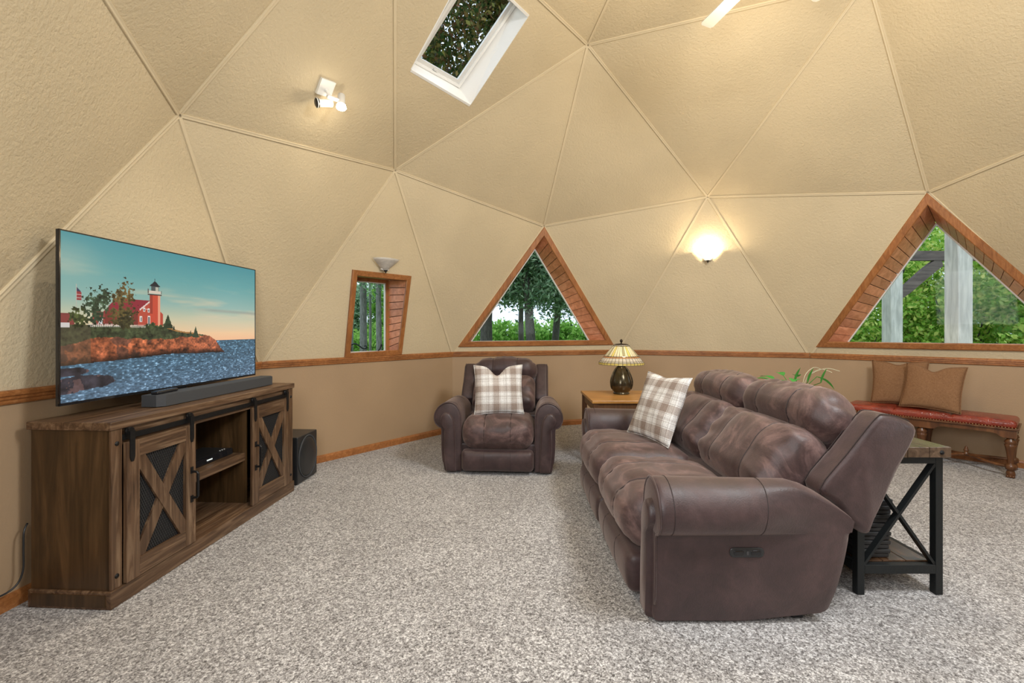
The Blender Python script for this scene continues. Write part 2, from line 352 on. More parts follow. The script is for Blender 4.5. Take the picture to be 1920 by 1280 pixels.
sk2 = [cc-e1*.43-e2*.35, cc-e1*.43+e2*.35, cc+e1*.43+e2*.35, cc+e1*.43-e2*.35]
holes = {W1T: inset(w1o, .055), W2T: inset(w2o, .055), W3T: inset(w3o, .055), SKT: sk, W4T: inset(w4o, .055), W5T: inset(w5o, .055), SK2T: sk2}
# ceiling: forty triangular panels and the battens that cover their joints
ceiling = empty('ceiling', CEN, 0, 'cream textured dome ceiling of triangular panels with batten strips', None, None, 'structure')
for t in tris:
    a, n = tri_frame(t); bm = bmesh.new(); loops = [[P[q] for q in t]]
    if t in holes: loops.append(holes[t])
    ed = []
    for lp in loops:
        vs = [bm.verts.new(p-CEN) for p in lp]; ed += [bm.edges.new((vs[i], vs[(i+1) % len(vs)])) for i in range(len(vs))]
    bmesh.ops.triangle_fill(bm, use_beauty=True, use_dissolve=False, edges=ed)
    for f in bm.faces:
        f.normal_update()
        if f.normal.dot(n) < 0: f.normal_flip()
    me = bpy.data.meshes.new('panel'); bm.to_mesh(me); bm.free(); link('panel', me, M['cream'], ceiling)
edges = {}
for t in tris:
    for i in range(3): edges.setdefault(tuple(sorted((t[i], t[(i+1) % 3]))), []).append(t)
for (p, q), ts in edges.items():
    if len(ts) < 2: continue
    a, b = P[p]-CEN, P[q]-CEN; n1, n2 = tri_frame(ts[0])[1], tri_frame(ts[1])[1]; n = (n1+n2).normalized(); d = (b-a).normalized()
    mb = MB(); prof = []
    # follows the fold: each wing lies on its own panel
    o1 = (sum((P[x] for x in ts[0]), Vector())/3-CEN-a); w1 = (o1-d*o1.dot(d)); w1 = (w1-n1*w1.dot(n1)).normalized()
    o2 = (sum((P[x] for x in ts[1]), Vector())/3-CEN-a); w2 = (o2-d*o2.dot(d)); w2 = (w2-n2*w2.dot(n2)).normalized()
    hw, th = .0135, .010
    pr = [w1*hw, w1*hw+n1*th*.8, w1*hw*.85+n1*th, n*th*1.03, w2*hw*.85+n2*th, w2*hw+n2*th*.8, w2*hw]
    a2, b2 = a+d*.012, b-d*.012; k = len(pr)
    mb.add([a2+v for v in pr]+[b2+v for v in pr], [(i, (i+1) % k, k+(i+1) % k, k+i) for i in range(k)]+[list(range(k))[::-1], list(range(k, 2*k))])
    mb.build('batten', M['cream_trim'], ceiling)
# riser walls, chair rails, baseboards, floor
order = ['l4', 'r4', 'l0', 'r0', 'l1', 'r1', 'l2', 'r2', 'l3', 'r3']
wnames = ['left', 'back_left', 'back', 'back_right', 'right', 'right_front', 'front_right', 'front', 'front_left', 'left_front']
for i, nm in enumerate(wnames):
    a = P[order[i]].copy(); b = P[order[(i+1) % 10]].copy(); a.z = b.z = 0; d = (b-a); Ln = d.length; d.normalize(); inn = Vector((d.y, -d.x, 0))
    if inn.dot(CEN-a) < 0: inn = -inn
    mb = MB(); mb.prism([(0, 0), (Ln, 0), (Ln, RISE), (0, RISE)], (0, 0, 0), d, (0, 0, 1), -inn*.10)
    w = mb.build('wall_'+nm, M['tan'], None, loc=a); tag(w, kind='structure')
    # mitred mouldings
    def moulding(name, prof, mat):
        ext = math.tan(R_(18)); mb = MB(); k = len(prof); vs = []
        for e, sg in ((0, 1), (Ln, -1)):
            vs += [d*(e+sg*u*ext)+inn*u+Vector((0, 0, z)) for u, z in prof]
        mb.add(vs, [(j, (j+1) % k, k+(j+1) % k, k+j) for j in range(k)]+[list(range(k))[::-1], list(range(k, 2*k))])
        o = mb.build(name, mat, None, loc=a); tag(o, kind='structure'); return o
    moulding('trim_%d' % (i+1), [(0, .918), (.010, .918), (.014, .926), (.014, .936), (.020, .942), (.020, .952), (.026, .958), (.026, .972), (.020, .980), (0, .982)], M['oak'])
    moulding('baseboard_'+nm, [(0, 0), (.014, 0), (.014, .05), (.009, .064), (0, .068)], M['oak'])
mb = MB(); fl = [P[q] for q in order]; fl = [CEN+(p-CEN)*1.02 for p in fl]
mb.add([(p.x, p.y, 0) for p in fl]+[(p.x, p.y, -.08) for p in fl], [list(range(10)), list(range(10, 20))[::-1]]+[(i, 10+i, 10+(i+1) % 10, (i+1) % 10) for i in range(10)])
tag(mb.build('floor', M['carpet']), kind='structure')
# ------------------------------------------------------------ windows
def strip(a0, a1, b0, b1, th, nrm):
    """thin board between edge a0-a1 and edge b0-b1"""
    mb = MB(); q = [a0, a1, b1, b0]; mb.add(q+[p+nrm*th for p in q], [(0, 1, 2, 3), (7, 6, 5, 4), (0, 4, 5, 1), (1, 5, 6, 2), (2, 6, 7, 3), (3, 7, 4, 0)]); return mb
def make_window(name, outer, t, glassp, label, plank_sides, cw=.066, pitch=.105, real=True):
    pt, n = tri_frame(t); base = sum(outer, Vector())/len(outer); w = empty(name, base, 0, label, None, None, 'structure')
    O = [p-base for p in outer]; I = [p-base for p in inset(outer, cw)]; G = [p-base for p in glassp]; k = len(O); c = sum(G, Vector())/k
    for i in range(k):
        j = (i+1) % k; q = [O[i], O[j], I[j], I[i]]; mb = MB()
        lo, hi = n*.002, n*.020
        ch = [O[i].lerp(I[i], .12), O[j].lerp(I[j], .12), O[j].lerp(I[j], .9), O[i].lerp(I[i], .9)]
        mb.add([p+lo for p in q]+[p+n*.015 for p in q]+[p+hi for p in ch], [(3, 2, 1, 0), (0, 1, 5, 4), (1, 2, 6, 5), (2, 3, 7, 6), (3, 0, 4, 7), (4, 5, 9, 8), (5, 6, 10, 9), (6, 7, 11, 10), (7, 4, 8, 11), (8, 9, 10, 11)])
        mb.build('casing_board', M['oak'] if abs((O[j]-O[i]).normalized().z) < .5 else M['oakv'], w)
        # the reveal from casing to glass
        a0, a1, b0, b1 = I[i]+n*.004, I[j]+n*.004, G[i], G[j]
        nr = (a1-a0).cross(b0-a0).normalized()
        if nr.dot(c-(a0+b1)*.5) > 0: nr = -nr
        if i in plank_sides:
            m_ = max(4, round((a1-a0).length/pitch)); lm = MB(); ks = [-.02]+[q/m_ for q in range(1, m_)]+[1.02]
            lm.add([a0.lerp(a1, q)+nr*.0125 for q in ks]+[b0.lerp(b1, q)+nr*.0125 for q in ks], [(q, q+1, q+m_+2, q+m_+1) for q in range(m_)]); lm.build('reveal_liner', M['liner'], w)
            for s in range(m_):
                f0, f1 = s/m_, (s+1)/m_; g = .0036/(a1-a0).length
                strip(a0.lerp(a1, f0+g), a0.lerp(a1, f1-g), b0.lerp(b1, f0+g), b0.lerp(b1, f1-g), .011, nr).build('plank', M['cedar'], w)
        else:
            strip(a0, a1, b0, b1, .02, nr).build('sill' if abs((a1-a0).normalized().z) < .3 else 'jamb', M['oak'], w)
    return w, base, G, n, c
def poly_frame(mb, pts, width, dep, nrm):
    inn = inset(pts, width); k = len(pts)
    for i in range(k):
        j = (i+1) % k; q = [pts[i], pts[j], inn[j], inn[i]]
        mb.add(q+[p+nrm*dep for p in q], [(0, 1, 2, 3), (7, 6, 5, 4), (0, 4, 5, 1), (1, 5, 6, 2), (2, 6, 7, 3), (3, 7, 4, 0)])
    return inn
def vplane(t, off):
    """vertical plane a little outside the foot of a panel"""
    a, n = tri_frame(t); b = P[t[1]]; h = Vector((n.x, n.y, 0)).normalized(); return b-h*off, h
# triangle window in the far wall
pt, hn = vplane(W2T, .10); g2 = [hit(*q, pt, hn) for q in ((1003, 466), (882, 641), (1106, 639))]
w, base, G, n, c = make_window('window_2', w2o, W2T, g2, 'triangular cedar lined window behind the recliner', (0, 2))
mb = MB(); poly_frame(mb, G, .012, -.03, hn); mb.build('sash', M['offwhite'], w)
MB().add([p-hn*.012 for p in G], [(0, 1, 2)]).build('glass_pane', M['glass'], w)
# triangle window by the bench
pt, hn = vplane(W3T, .10); g3 = [hit(*q, pt, hn) for q in ((1755, 418), (1587, 643), (2015, 650))]
w, base, G, n, c = make_window('window_3', w3o, W3T, g3, 'triangular cedar lined window above the red bench', (0, 2))
mb = MB(); poly_frame(mb, G, .012, -.03, hn); mb.build('sash', M['offwhite'], w)
MB().add([p-hn*.012 for p in G], [(0, 1, 2)]).build('glass_pane', M['glass'], w)
# small casement window in the left panel
pt, hn = vplane(W1T, .10)
g1 = [hit(*q, pt, hn) for q in ((664, 519), (729, 525), (729, 664), (651, 667))]
g1[0] = Vector((g1[3].x, g1[3].y, g1[0].z))
g1[1] = Vector((g1[2].x, g1[2].y, g1[0].z)); g1[3].z = g1[2].z
w, base, G, n, c = make_window('window_1', w1o, W1T, g1, 'small casement window with deep cedar reveal below the unlit sconce', (1, 3), .055, .078)
mb = MB(); inn = poly_frame(mb, G, .035, -.035, hn); mb.build('sash', M['oakv'], w)
mb = MB(); poly_frame(mb, [p-hn*.01 for p in inn], .010, -.02, hn); mb.build('glazing_bead', M['offwhite'], w)
MB().add([p-hn*.022 for p in inn], [(0, 1, 2, 3)]).build('glass_pane', M['glass'], w)
sd = (G[2]-G[3]).normalized(); cb = G[3].lerp(G[2], .66)+Vector((0, 0, .012))+hn*.03
mb = MB(); mb.bar(cb-sd*.05, cb+sd*.05, .03, .018, (0, 0, 1)); mb.tube([cb, cb+Vector((0, 0, .03))+hn*.02, cb+sd*.015+Vector((0, 0, .055))+hn*.03, cb+sd*.035+Vector((0, 0, .085))+hn*.02], .007, 6); mb.tube([cb+sd*.035+Vector((0, 0, .08))+hn*.02, cb+sd*.045+Vector((0, 0, .10))+hn*.02], .011, 6)
mb.build('crank_handle', M['black_metal'], w)
# skylights: white shaft, frame and glass
def skylight(name, corners, t, glasspx, label):
    pt, n = tri_frame(t); base = sum(corners, Vector())/4; w = empty(name, base, 0, label, None, None, 'structure')
    O = [p-base for p in corners]
    if glasspx:
        g = [hit(*q, pt-n*.17, n) for q in glasspx]; g.append(g[0]+g[2]-g[1]); G = [p-base for p in g]
    else: G = [p*.93-n*.17 for p in O]
    F = inset(G, -.055) if True else G
    c = sum(G, Vector())/4
    for i in range(4):
        j = (i+1) % 4; nr = (O[j]-O[i]).cross(F[i]-O[i]).normalized()
        if nr.dot(c-O[i]) > 0: nr = -nr
        strip(O[i]+n*.004, O[j]+n*.004, F[i], F[j], .02, nr).build('shaft_board', M['white'], w)
    mb = MB(); i1 = poly_frame(mb, F, .022, .035, n); mb.build('outer_frame', M['white'], w)
    mb = MB(); i2 = poly_frame(mb, i1, .033, .018, n); mb.build('sash', M['offwhite'], w)
    MB().add([p+n*.004 for p in i2], [(0, 1, 2, 3)]).build('glass_pane', M['glass'], w)
    lp = F[0].lerp(F[1], .42)+(F[3]-F[0]).normalized()*.035+n*.03; dd = (F[1]-F[0]).normalized()
    MB().bar(lp-dd*.02, lp+dd*.02, .014, .02, n).build('latch', M['offwhite'], w)
skylight('window_4', sk, SKT, ((787, 107), (857, 147), (955, 3)), 'rectangular skylight with a white shaft in the sloping ceiling')
skylight('window_5', sk2, SK2T, None, 'unseen skylight added in the ceiling behind the viewpoint')  # rear skylight put in as an opening for the fill lamp
for nm, wo, t in (('window_6', w4o, W4T), ('window_7', w5o, W5T)):  # rear windows put in for extra fill light, out of view
    pt, hn = vplane(t, .10); g = inset(wo, .10); g = [p+hn*((pt-p).dot(hn)) for p in g]
    w, base, G, n, c = make_window(nm, wo, t, g, 'unseen triangular cedar lined window added behind the viewpoint', (), .066)
    mb = MB(); poly_frame(mb, G, .012, -.03, hn); mb.build('sash', M['offwhite'], w)
    MB().add([p-hn*.012 for p in G], [(0, 1, 2)]).build('glass_pane', M['glass'], w)
# ------------------------------------------------------------ reclining sofa and recliner
ARM = [(0, .014), (0, .30), (0, .46), (.012, .535), (.045, .592), (.095, .62), (.15, .615), (.20, .585), (.235, .535), (.246, .48), (.232, .43), (.205, .402), (.182, .392), (.176, .36), (.176, .25), (.168, .12), (.150, .014)]
def catmull(pts, n=4, closed=False):
    out = []; k = len(pts); P_ = [np.array(p, float) for p in pts]
    for i in range(k if closed else k-1):
        p0 = P_[(i-1) % k] if closed else P_[max(i-1, 0)]; p1 = P_[i]; p2 = P_[(i+1) % k]; p3 = P_[(i+2) % k] if closed else P_[min(i+2, k-1)]
        for j in range(n):
            t = j/n; out.append(tuple(.5*((2*p1)+(-p0+p2)*t+(2*p0-5*p1+4*p2-p3)*t*t+(-p0+3*p1-3*p2+p3)*t**3)))
    if not closed: out.append(tuple(P_[-1]))
    return out
def wob(Q, amp, sc, seed):
    d = np.array([noise.noise(Vector(q)*sc+Vector((seed, seed*2.3, seed*.7))) for q in Q]); return d*amp
def arm_mesh(parent, y_in, sg):
    """rolled arm; y_in = seat side, sg = direction in which it rolls outward"""
    prof = catmull(ARM, 3); cen = np.mean(np.array(prof), axis=0); k = len(prof)
    def place(a, z, x, shrink=0):
        v = np.array([a, z])-cen; l = np.linalg.norm(v); v = v*(1-shrink/max(l, 1e-6)); a, z = v+cen
        top = .615-.013*(x/.57) if x < .57 else .60-.144*min(1, ((x-.57)/.27)**1.35) if x < .86 else .456
        kk = (top-.40)/.22
        if z > .40: z = .40+(z-.40)*kk
        rf = max(0, min(1, (.72-x)/.40))
        if a > .176: a = .176+(a-.176)*rf*rf*(3-2*rf)
        lift = .03*max(0, (x-.45)/.3) if z < .2 else 0
        return a, z+lift*(1-z/.2 if z < .2 else 0)
    ts = [(0, .022), (.004, .011), (.014, .003), (.03, 0)]+[(t, 0) for t in np.linspace(.08, .96, 13)]+[(.985, .006), (1, .02)]
    mb = MB(); vs = []
    for t, sh in ts:
        for a, z in prof:
            aa, zz = place(a, z, t*.84, sh); vs.append((t*(.73+.245*zz), y_in+sg*aa, zz))
    fs = [(i*k+j, i*k+(j+1) % k, (i+1)*k+(j+1) % k, (i+1)*k+j) for i in range(len(ts)-1) for j in range(k)]
    fs += [list(range(k)), [(len(ts)-1)*k+j for j in range(k)][::-1]]
    mb.add(vs, fs); arm = autosmooth(mb.build('arm', M['leather'], parent), 60)
    # scroll panel set into the front of the arm
    sp = catmull([(.048, .018), (.052, .25), (.058, .40), (.075, .475), (.115, .525), (.155, .52), (.182, .48), (.180, .445), (.160, .418), (.146, .38), (.150, .25), (.142, .12), (.128, .018)], 3)
    c2 = np.mean(np.array(sp), axis=0); kk = len(sp); vs = []
    for x, sh in ((.012, -.004), (-.012, 0), (-.024, .006), (-.029, .02)):
        for a, z in sp:
            v = np.array([a, z])-c2; l = np.linalg.norm(v); v = v*(1-sh/max(l, 1e-6))+c2; vs.append((x, y_in+sg*v[0], v[1]))
    fs = [(i*kk+j, i*kk+(j+1) % kk, (i+1)*kk+(j+1) % kk, (i+1)*kk+j) for i in range(3) for j in range(kk)]+[list(range(kk)), [3*kk+j for j in range(kk)][::-1]]
    autosmooth(MB().add(vs, fs).build('front_panel', M['leather'], arm), 60)
    mb = MB(); mb.tube([(.004, y_in+sg*(a), z) for a, z in [((np.array(p)-cen)*.965+cen) for p in prof[2:-2]]], .0045, 6); mb.build('welt', M['leather'], arm, True)
    mb = MB()
    for xs in (.06, .44):
        pts = []
        for a, z in prof[12:36]:
            aa, zz = place(a, z, xs); v = np.array([aa, zz])-cen; v = v*1.004+cen; pts.append((xs/.84*(.73+.245*zz), y_in+sg*v[0], v[1]))
        MB().tube(pts, .0016, 5).build('seam', M['stitch'], arm)
    return arm
from mathutils.bvhtree import BVHTree
def seam_on(o, c, y, a0, a1, n=14, r=.0022, mat='stitch', far=.6):
    bm = bmesh.new(); bm.from_mesh(o.data); t = BVHTree.FromBMesh(bm); bm.free(); pts = []
    for a in np.linspace(R_(a0), R_(a1), n):
        d = Vector((-math.cos(a), 0, math.sin(a))); h = t.ray_cast(Vector((c[0], y, c[1]))+d*far, -d, far)
        if h[0] is not None: pts.append(h[0]+h[1]*(r*.25))
    if len(pts) > 3: MB().tube(pts, r, 5).build('seam', M[mat], o)
def seating(root, Ln, n, armw=.246):
    """rolled-arm recliner seat(s): x = depth (front at 0), y = length"""
    arm_n = arm_mesh(root, armw, -1); arm_f = arm_mesh(root, Ln-armw, 1)
    sw = (Ln-2*armw)/n
    MB().box(.03, .80, armw-.02, Ln-armw+.02, .05, .26, .02).build('base', M['leather'], root)
    MB().box(.50, .86, armw-.02, Ln-armw+.02, .26, .44, .02).build('back_base', M['leather'], root)
    for x, y in ((.08, .16), (.08, Ln-.16), (.64, .16), (.64, Ln-.16)): MB().box(x-.025, x+.025, y-.025, y+.025, 0, .05, .004).build('foot', M['black_plastic'], root)
    # back shell and wings
    shell = [(.79, .30), (.87, .29), (.915, .36), (1.030, .78), (1.00, .84), (.92, .80)]
    MB().prism(shell, (0, armw-.06, 0), (1, 0, 0), (0, 0, 1), (0, Ln-2*armw+.12, 0)).build('back_shell', M['leather'], root)
    wing = [(.733, .560), (.80, .500), (.925, .365), (.965, .42), (1.07, .63), (1.150, .80), (1.140, .845), (1.085, .872), (1.02, .886), (.975, .868), (.85, .712)]
    wp = catmull(wing, 3, True); wc = np.mean(np.array(wp), axis=0)
    for y0, y1 in ((armw-.125, armw+.005), (Ln-armw-.005, Ln-armw+.125)):
        vs = []; st = [(y0, .030), (y0+.006, .013), (y0+.02, .002), (y0+.035, 0), (y1-.035, 0), (y1-.02, .002), (y1-.006, .013), (y1, .03)]; k = len(wp)
        for y, sh in st:
            for x, z in wp:
                v = np.array([x, z])-wc; l = np.linalg.norm(v); v = v*(1-sh/l)+wc; vs.append((v[0], y, v[1]))
        fs = [(i*k+j, i*k+(j+1) % k, (i+1)*k+(j+1) % k, (i+1)*k+j) for i in range(len(st)-1) for j in range(k)]+[list(range(k)), [(len(st)-1)*k+j for j in range(k)][::-1]]
        wg = autosmooth(MB().add(vs, fs).build('wing', M['leather'], root), 70)
        mb = MB()
        for y in (y0+.012, y1-.012):
            MB().tube([((np.array(p)-wc)*.992+wc)[0:1].tolist()+[y]+((np.array(p)-wc)*.992+wc)[1:2].tolist() for p in wp[-14:]+wp[:2]], .0024, 5).build('seam', M['stitch'], wg)
    for i in range(n):
        y0 = armw+sw*i; yc = y0+sw/2; hw = sw/2-.003; sd = i*3.1+n
        def seatfn(Q, U, sd=sd):
            Q = Q.copy(); x, z = Q[:, 0].copy(), Q[:, 2].copy()
            up = np.clip((U[:, 2]+.2), 0, 1)
            Q[:, 2] += up*(.012-.085*np.clip((x+.1)/.6, 0, 1)*.55)+up*(wob(Q, .012, 6, sd))
            for s_ in (-.36, .36):
                g = np.exp(-((U[:, 1]-s_)/.045)**2); Q[:, 2] -= g*np.clip(U[:, 2], 0, 1)*.010; Q[:, 0] += g*np.clip(-U[:, 0], 0, 1)*.008
            g = np.exp(-((x+.03)/.035)**2)*np.clip(U[:, 2], 0, 1); Q[:, 2] -= g*.006
            return Q
        seat = MB().soft((.255, yc, .345), (.325, hw, .125), .105, (14, 22, 6), (.022, 0, .030), seatfn).build('seat_cushion', M['leather_seat'], root, True)
        for s_ in (-.36, .36): seam_on(seat, (.22, .33), yc+s_*hw, -12, 150, 22)
        def footfn(Q, U, sd=sd):
            Q = Q.copy(); Q[:, 0] -= np.exp(-((U[:, 2]-.2)/.7)**2)*.008*(U[:, 0] < 0); Q[:, 0] += wob(Q, .006, 7, sd+9); return Q
        fr = MB().soft((-.010, yc, .122), (.052, hw-.004, .092), .038, (3, 18, 8), (.012, 0, 0), footfn).build('footrest', M['leather'], root, True)
        for s_ in (-.36, .36): seam_on(fr, (0, .12), yc+s_*hw, -60, 60, 9, .0018)
        # lumbar cushion, tilted
        ang = R_(40); ca, sa = math.cos(ang), math.sin(ang)
        def tilt(cx, cz, th):
            c_, s_ = math.cos(th), math.sin(th)
            def f(Q, U):
                Q = Q.copy(); x, z = Q[:, 0].copy(), Q[:, 2].copy(); Q[:, 0] = x*c_+z*s_; Q[:, 2] = -x*s_+z*c_; return Q
            return f
        def lumfn(Q, U, sd=sd):
            Q = Q.copy(); fr_ = np.clip(-U[:, 0], 0, 1)
            for s_ in (-.44, .44):
                g = np.exp(-((U[:, 1]-s_)/.05)**2); Q[:, 0] += g*fr_*.012
            # gathered creases running in from the sides
            ed = np.clip((np.abs(U[:, 1])-.35)/.65, 0, 1); Q[:, 0] += fr_*ed*.010*np.sin(9*U[:, 2]+5*np.abs(U[:, 1]))
            Q[:, 0] += fr_*wob(Q, .016, 5, sd+4); return tilt(0, 0, ang)(Q, U)
        lum = MB().soft((.715, yc, .590), (.115, hw-.004, .20), .085, (5, 20, 14), (.035, 0, .01), lumfn).build('back_cushion', M['leather_seat'], root, True)
        for s_ in (-.44, .44): seam_on(lum, (.715, .59), yc+s_*(hw-.004), -25, 100, 18, .0024)
        th2 = R_(33)
        def headfn(Q, U, sd=sd):
            Q = Q.copy(); fr_ = np.clip(-U[:, 0], 0, 1)
            for s_ in (-.40, .40):
                g = np.exp(-((U[:, 1]-s_)/.05)**2); Q[:, 0] += g*fr_*.008; Q[:, 2] -= g*np.clip(U[:, 2], 0, 1)*.008
            tp = np.clip(U[:, 2], 0, 1); Q[:, 2] += tp*.006*np.sin(U[:, 1]*26)*np.clip(1-np.abs(U[:, 1]), 0, 1)
            Q[:, 2] -= .030*np.abs(U[:, 1])**3*tp
            Q += (wob(Q, .014, 6, sd+2)[:, None])*np.array([-.6, 0, .6]); return tilt(0, 0, th2)(Q, U)
        hd = MB().soft((.925, yc, .828), (.120, hw+.004, .122), .105, (6, 24, 6), (.024, .012, .020), headfn).build('headrest', M['leather_seat'] if n > 1 else M['leather'], root, True)
        for s_ in (-.40, .40): seam_on(hd, (.925, .828), yc+s_*hw, -25, 125, 18, .0024)
    return arm_n, arm_f
sofa = empty('reclining_sofa', (.60, 1.83, 0), 0, 'long brown two-seat reclining sofa with rolled arms', 'sofa')
an, af = seating(sofa, 1.97, 2)
# power control on the outer side of the near arm
mb = MB(); mb.soft((0, 0, 0), (.073, .006, .021), .020, (8, 2, 3)); cp = mb.build('control_panel', M['black_plastic'], an, True, loc=(.385, .0685, .318))
for dx in (-.036, .036): MB().soft((0, 0, 0), (.022, .003, .011), .010, (4, 2, 3)).build('button', M['gloss_black'], cp, True, loc=(dx, -.006, 0))
MB().box(-.005, .005, -.0085, -.004, -.008, .008, .001).build('usb_port', M['mesh_metal'], cp)
th = R_(86.0)
rec = empty('recliner', (.440, 3.890, 0), th, 'brown rolled-arm recliner chair standing under the triangular window', 'recliner')
seating(rec, 1.13, 1); rec.scale = (.90, 1, 1)
# ------------------------------------------------------------ pillows
def pillow(name, c, wdir, udir, half, thick, mat, label, group=None, dent=.0, seed=1, cat='pillow'):
    wv = Vector(wdir).normalized(); uv = Vector(udir); uv = (uv-wv*uv.dot(wv)).normalized(); nv = wv.cross(uv)
    n = 30; gx = np.linspace(-1, 1, n+1); mb = MB(); V_ = {}; vs = []
    for side in (1, -1):
        for i, u in enumerate(gx):
            for j, v in enumerate(gx):
                if side < 0 and (i in (0, n) or j in (0, n)): V_[(side, i, j)] = V_[(1, i, j)]; continue
                # edges pulled in between pointed corners
                x = u*half*(1-.075*(1-v*v)**1.0*abs(u)); y = v*half*(1-.075*(1-u*u)*abs(v))
                t = thick*((1-u*u)*(1-v*v))**.42
                t *= 1+.10*noise.noise(Vector((u*2+seed, v*2, side)))
                if dent and v > -.5:
                    g = math.exp(-((u+.05)/.30)**2)*max(0, (v+.3)/1.3)**1.6; y -= dent*g; t *= 1-.45*g
                z = side*t+.010*noise.noise(Vector((u*1.5, v*1.5, seed)))
                V_[(side, i, j)] = len(vs); vs.append((x, y, z))
    fs = []
    for side in (1, -1):
        for i in range(n):
            for j in range(n):
                q = [V_[(side, i, j)], V_[(side, i+1, j)], V_[(side, i+1, j+1)], V_[(side, i, j+1)]]; fs.append(q if side > 0 else q[::-1])
    mb.add(vs, fs)
    o = mb.build(name, mat, None, True); o.matrix_world = Matrix.Translation(Vector(c)) @ Matrix((wv, uv, nv)).transposed().to_4x4()
    tag(o, label, cat, group)
    rim = [V_[(1, i, 0)] for i in range(n)]+[V_[(1, n, j)] for j in range(n)]+[V_[(1, n-i, n)] for i in range(n)]+[V_[(1, 0, n-j)] for j in range(n+1)]
    MB().tube([vs[r] for r in rim], .0035, 5).build('edge_seam', mat, o, True)
    return o
pillow('plaid_pillow', (-.120, 4.080, .712), (1, .13, 0), (.02, .24, .97), .222, .066, M['plaid'], 'plaid pillow with a chopped top edge propped in the recliner', 'plaid pillows', .085, 1)
pillow('plaid_pillow', (1.020, 3.165, .712), (.30, -.95, .0), (.38, .05, .92), .240, .060, M['plaid'], 'plaid pillow leaning on the sofa back cushion', 'plaid pillows', .012, 5)
# ------------------------------------------------------------ television stand (own frame: x along the wall, y towards the wall)
PH = R_(86.5); TVO = Vector((-1.80, 2.027, 0)); SL, SD, SH = 1.49, .385, .837
def tvl(x, y, z): return TVO+rot2(PH) @ Vector((x, y, z))
st = empty('tv_stand', TVO, PH, 'rustic brown wooden television stand with sliding barn doors', 'tv stand')
rx, rz_, rd = M['rustic_x'], M['rustic_z'], M['rustic_dark']
MB().box(-.012, SL+.014, -.014, SD+.006, .800, SH, .004).build('top', rx, st)
MB().box(-.010, SL+.010, -.014, SD, 0, .080, .004).build('plinth', rx, st)
MB().box(-.0135, -.010, .012, SD-.02, .012, .066).build('plinth_moulding', rd, st)
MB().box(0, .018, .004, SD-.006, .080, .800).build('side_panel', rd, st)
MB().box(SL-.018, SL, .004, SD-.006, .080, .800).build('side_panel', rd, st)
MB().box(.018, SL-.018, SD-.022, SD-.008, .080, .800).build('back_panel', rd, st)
MB().box(.018, SL-.018, .02, SD-.022, .080, .102).build('bottom_board', rx, st)
for x0, x1 in ((0, .053), (SL-.053, SL)): 
    p_ = MB().box(x0, x1, -.006, .018, .080, .800, .002).build('post', rz_, st); xc = (x0+x1)/2
    for z in (.735, .135):
        mb = MB(); mb.lathe([(0, .004), (.006, .004), (.011, 0), (.011, -.003)], 12); b = mb.build('bolt', M['black_metal'], p_, True); b.rotation_euler = (R_(90), 0, 0); b.location = (xc, -.007, z)
MB().box(.053, SL-.053, .010, .030, .722, .800).build('header', rx, st)
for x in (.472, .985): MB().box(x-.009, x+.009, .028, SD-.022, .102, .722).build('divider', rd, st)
MB().box(.481, .976, .030, SD-.022, .385, .435, .002).build('shelf', rx, st)
MB().box(.055, SL-.055, -.004, .004, .742, .768, .001).build('sliding_track', M['black_metal'], st)
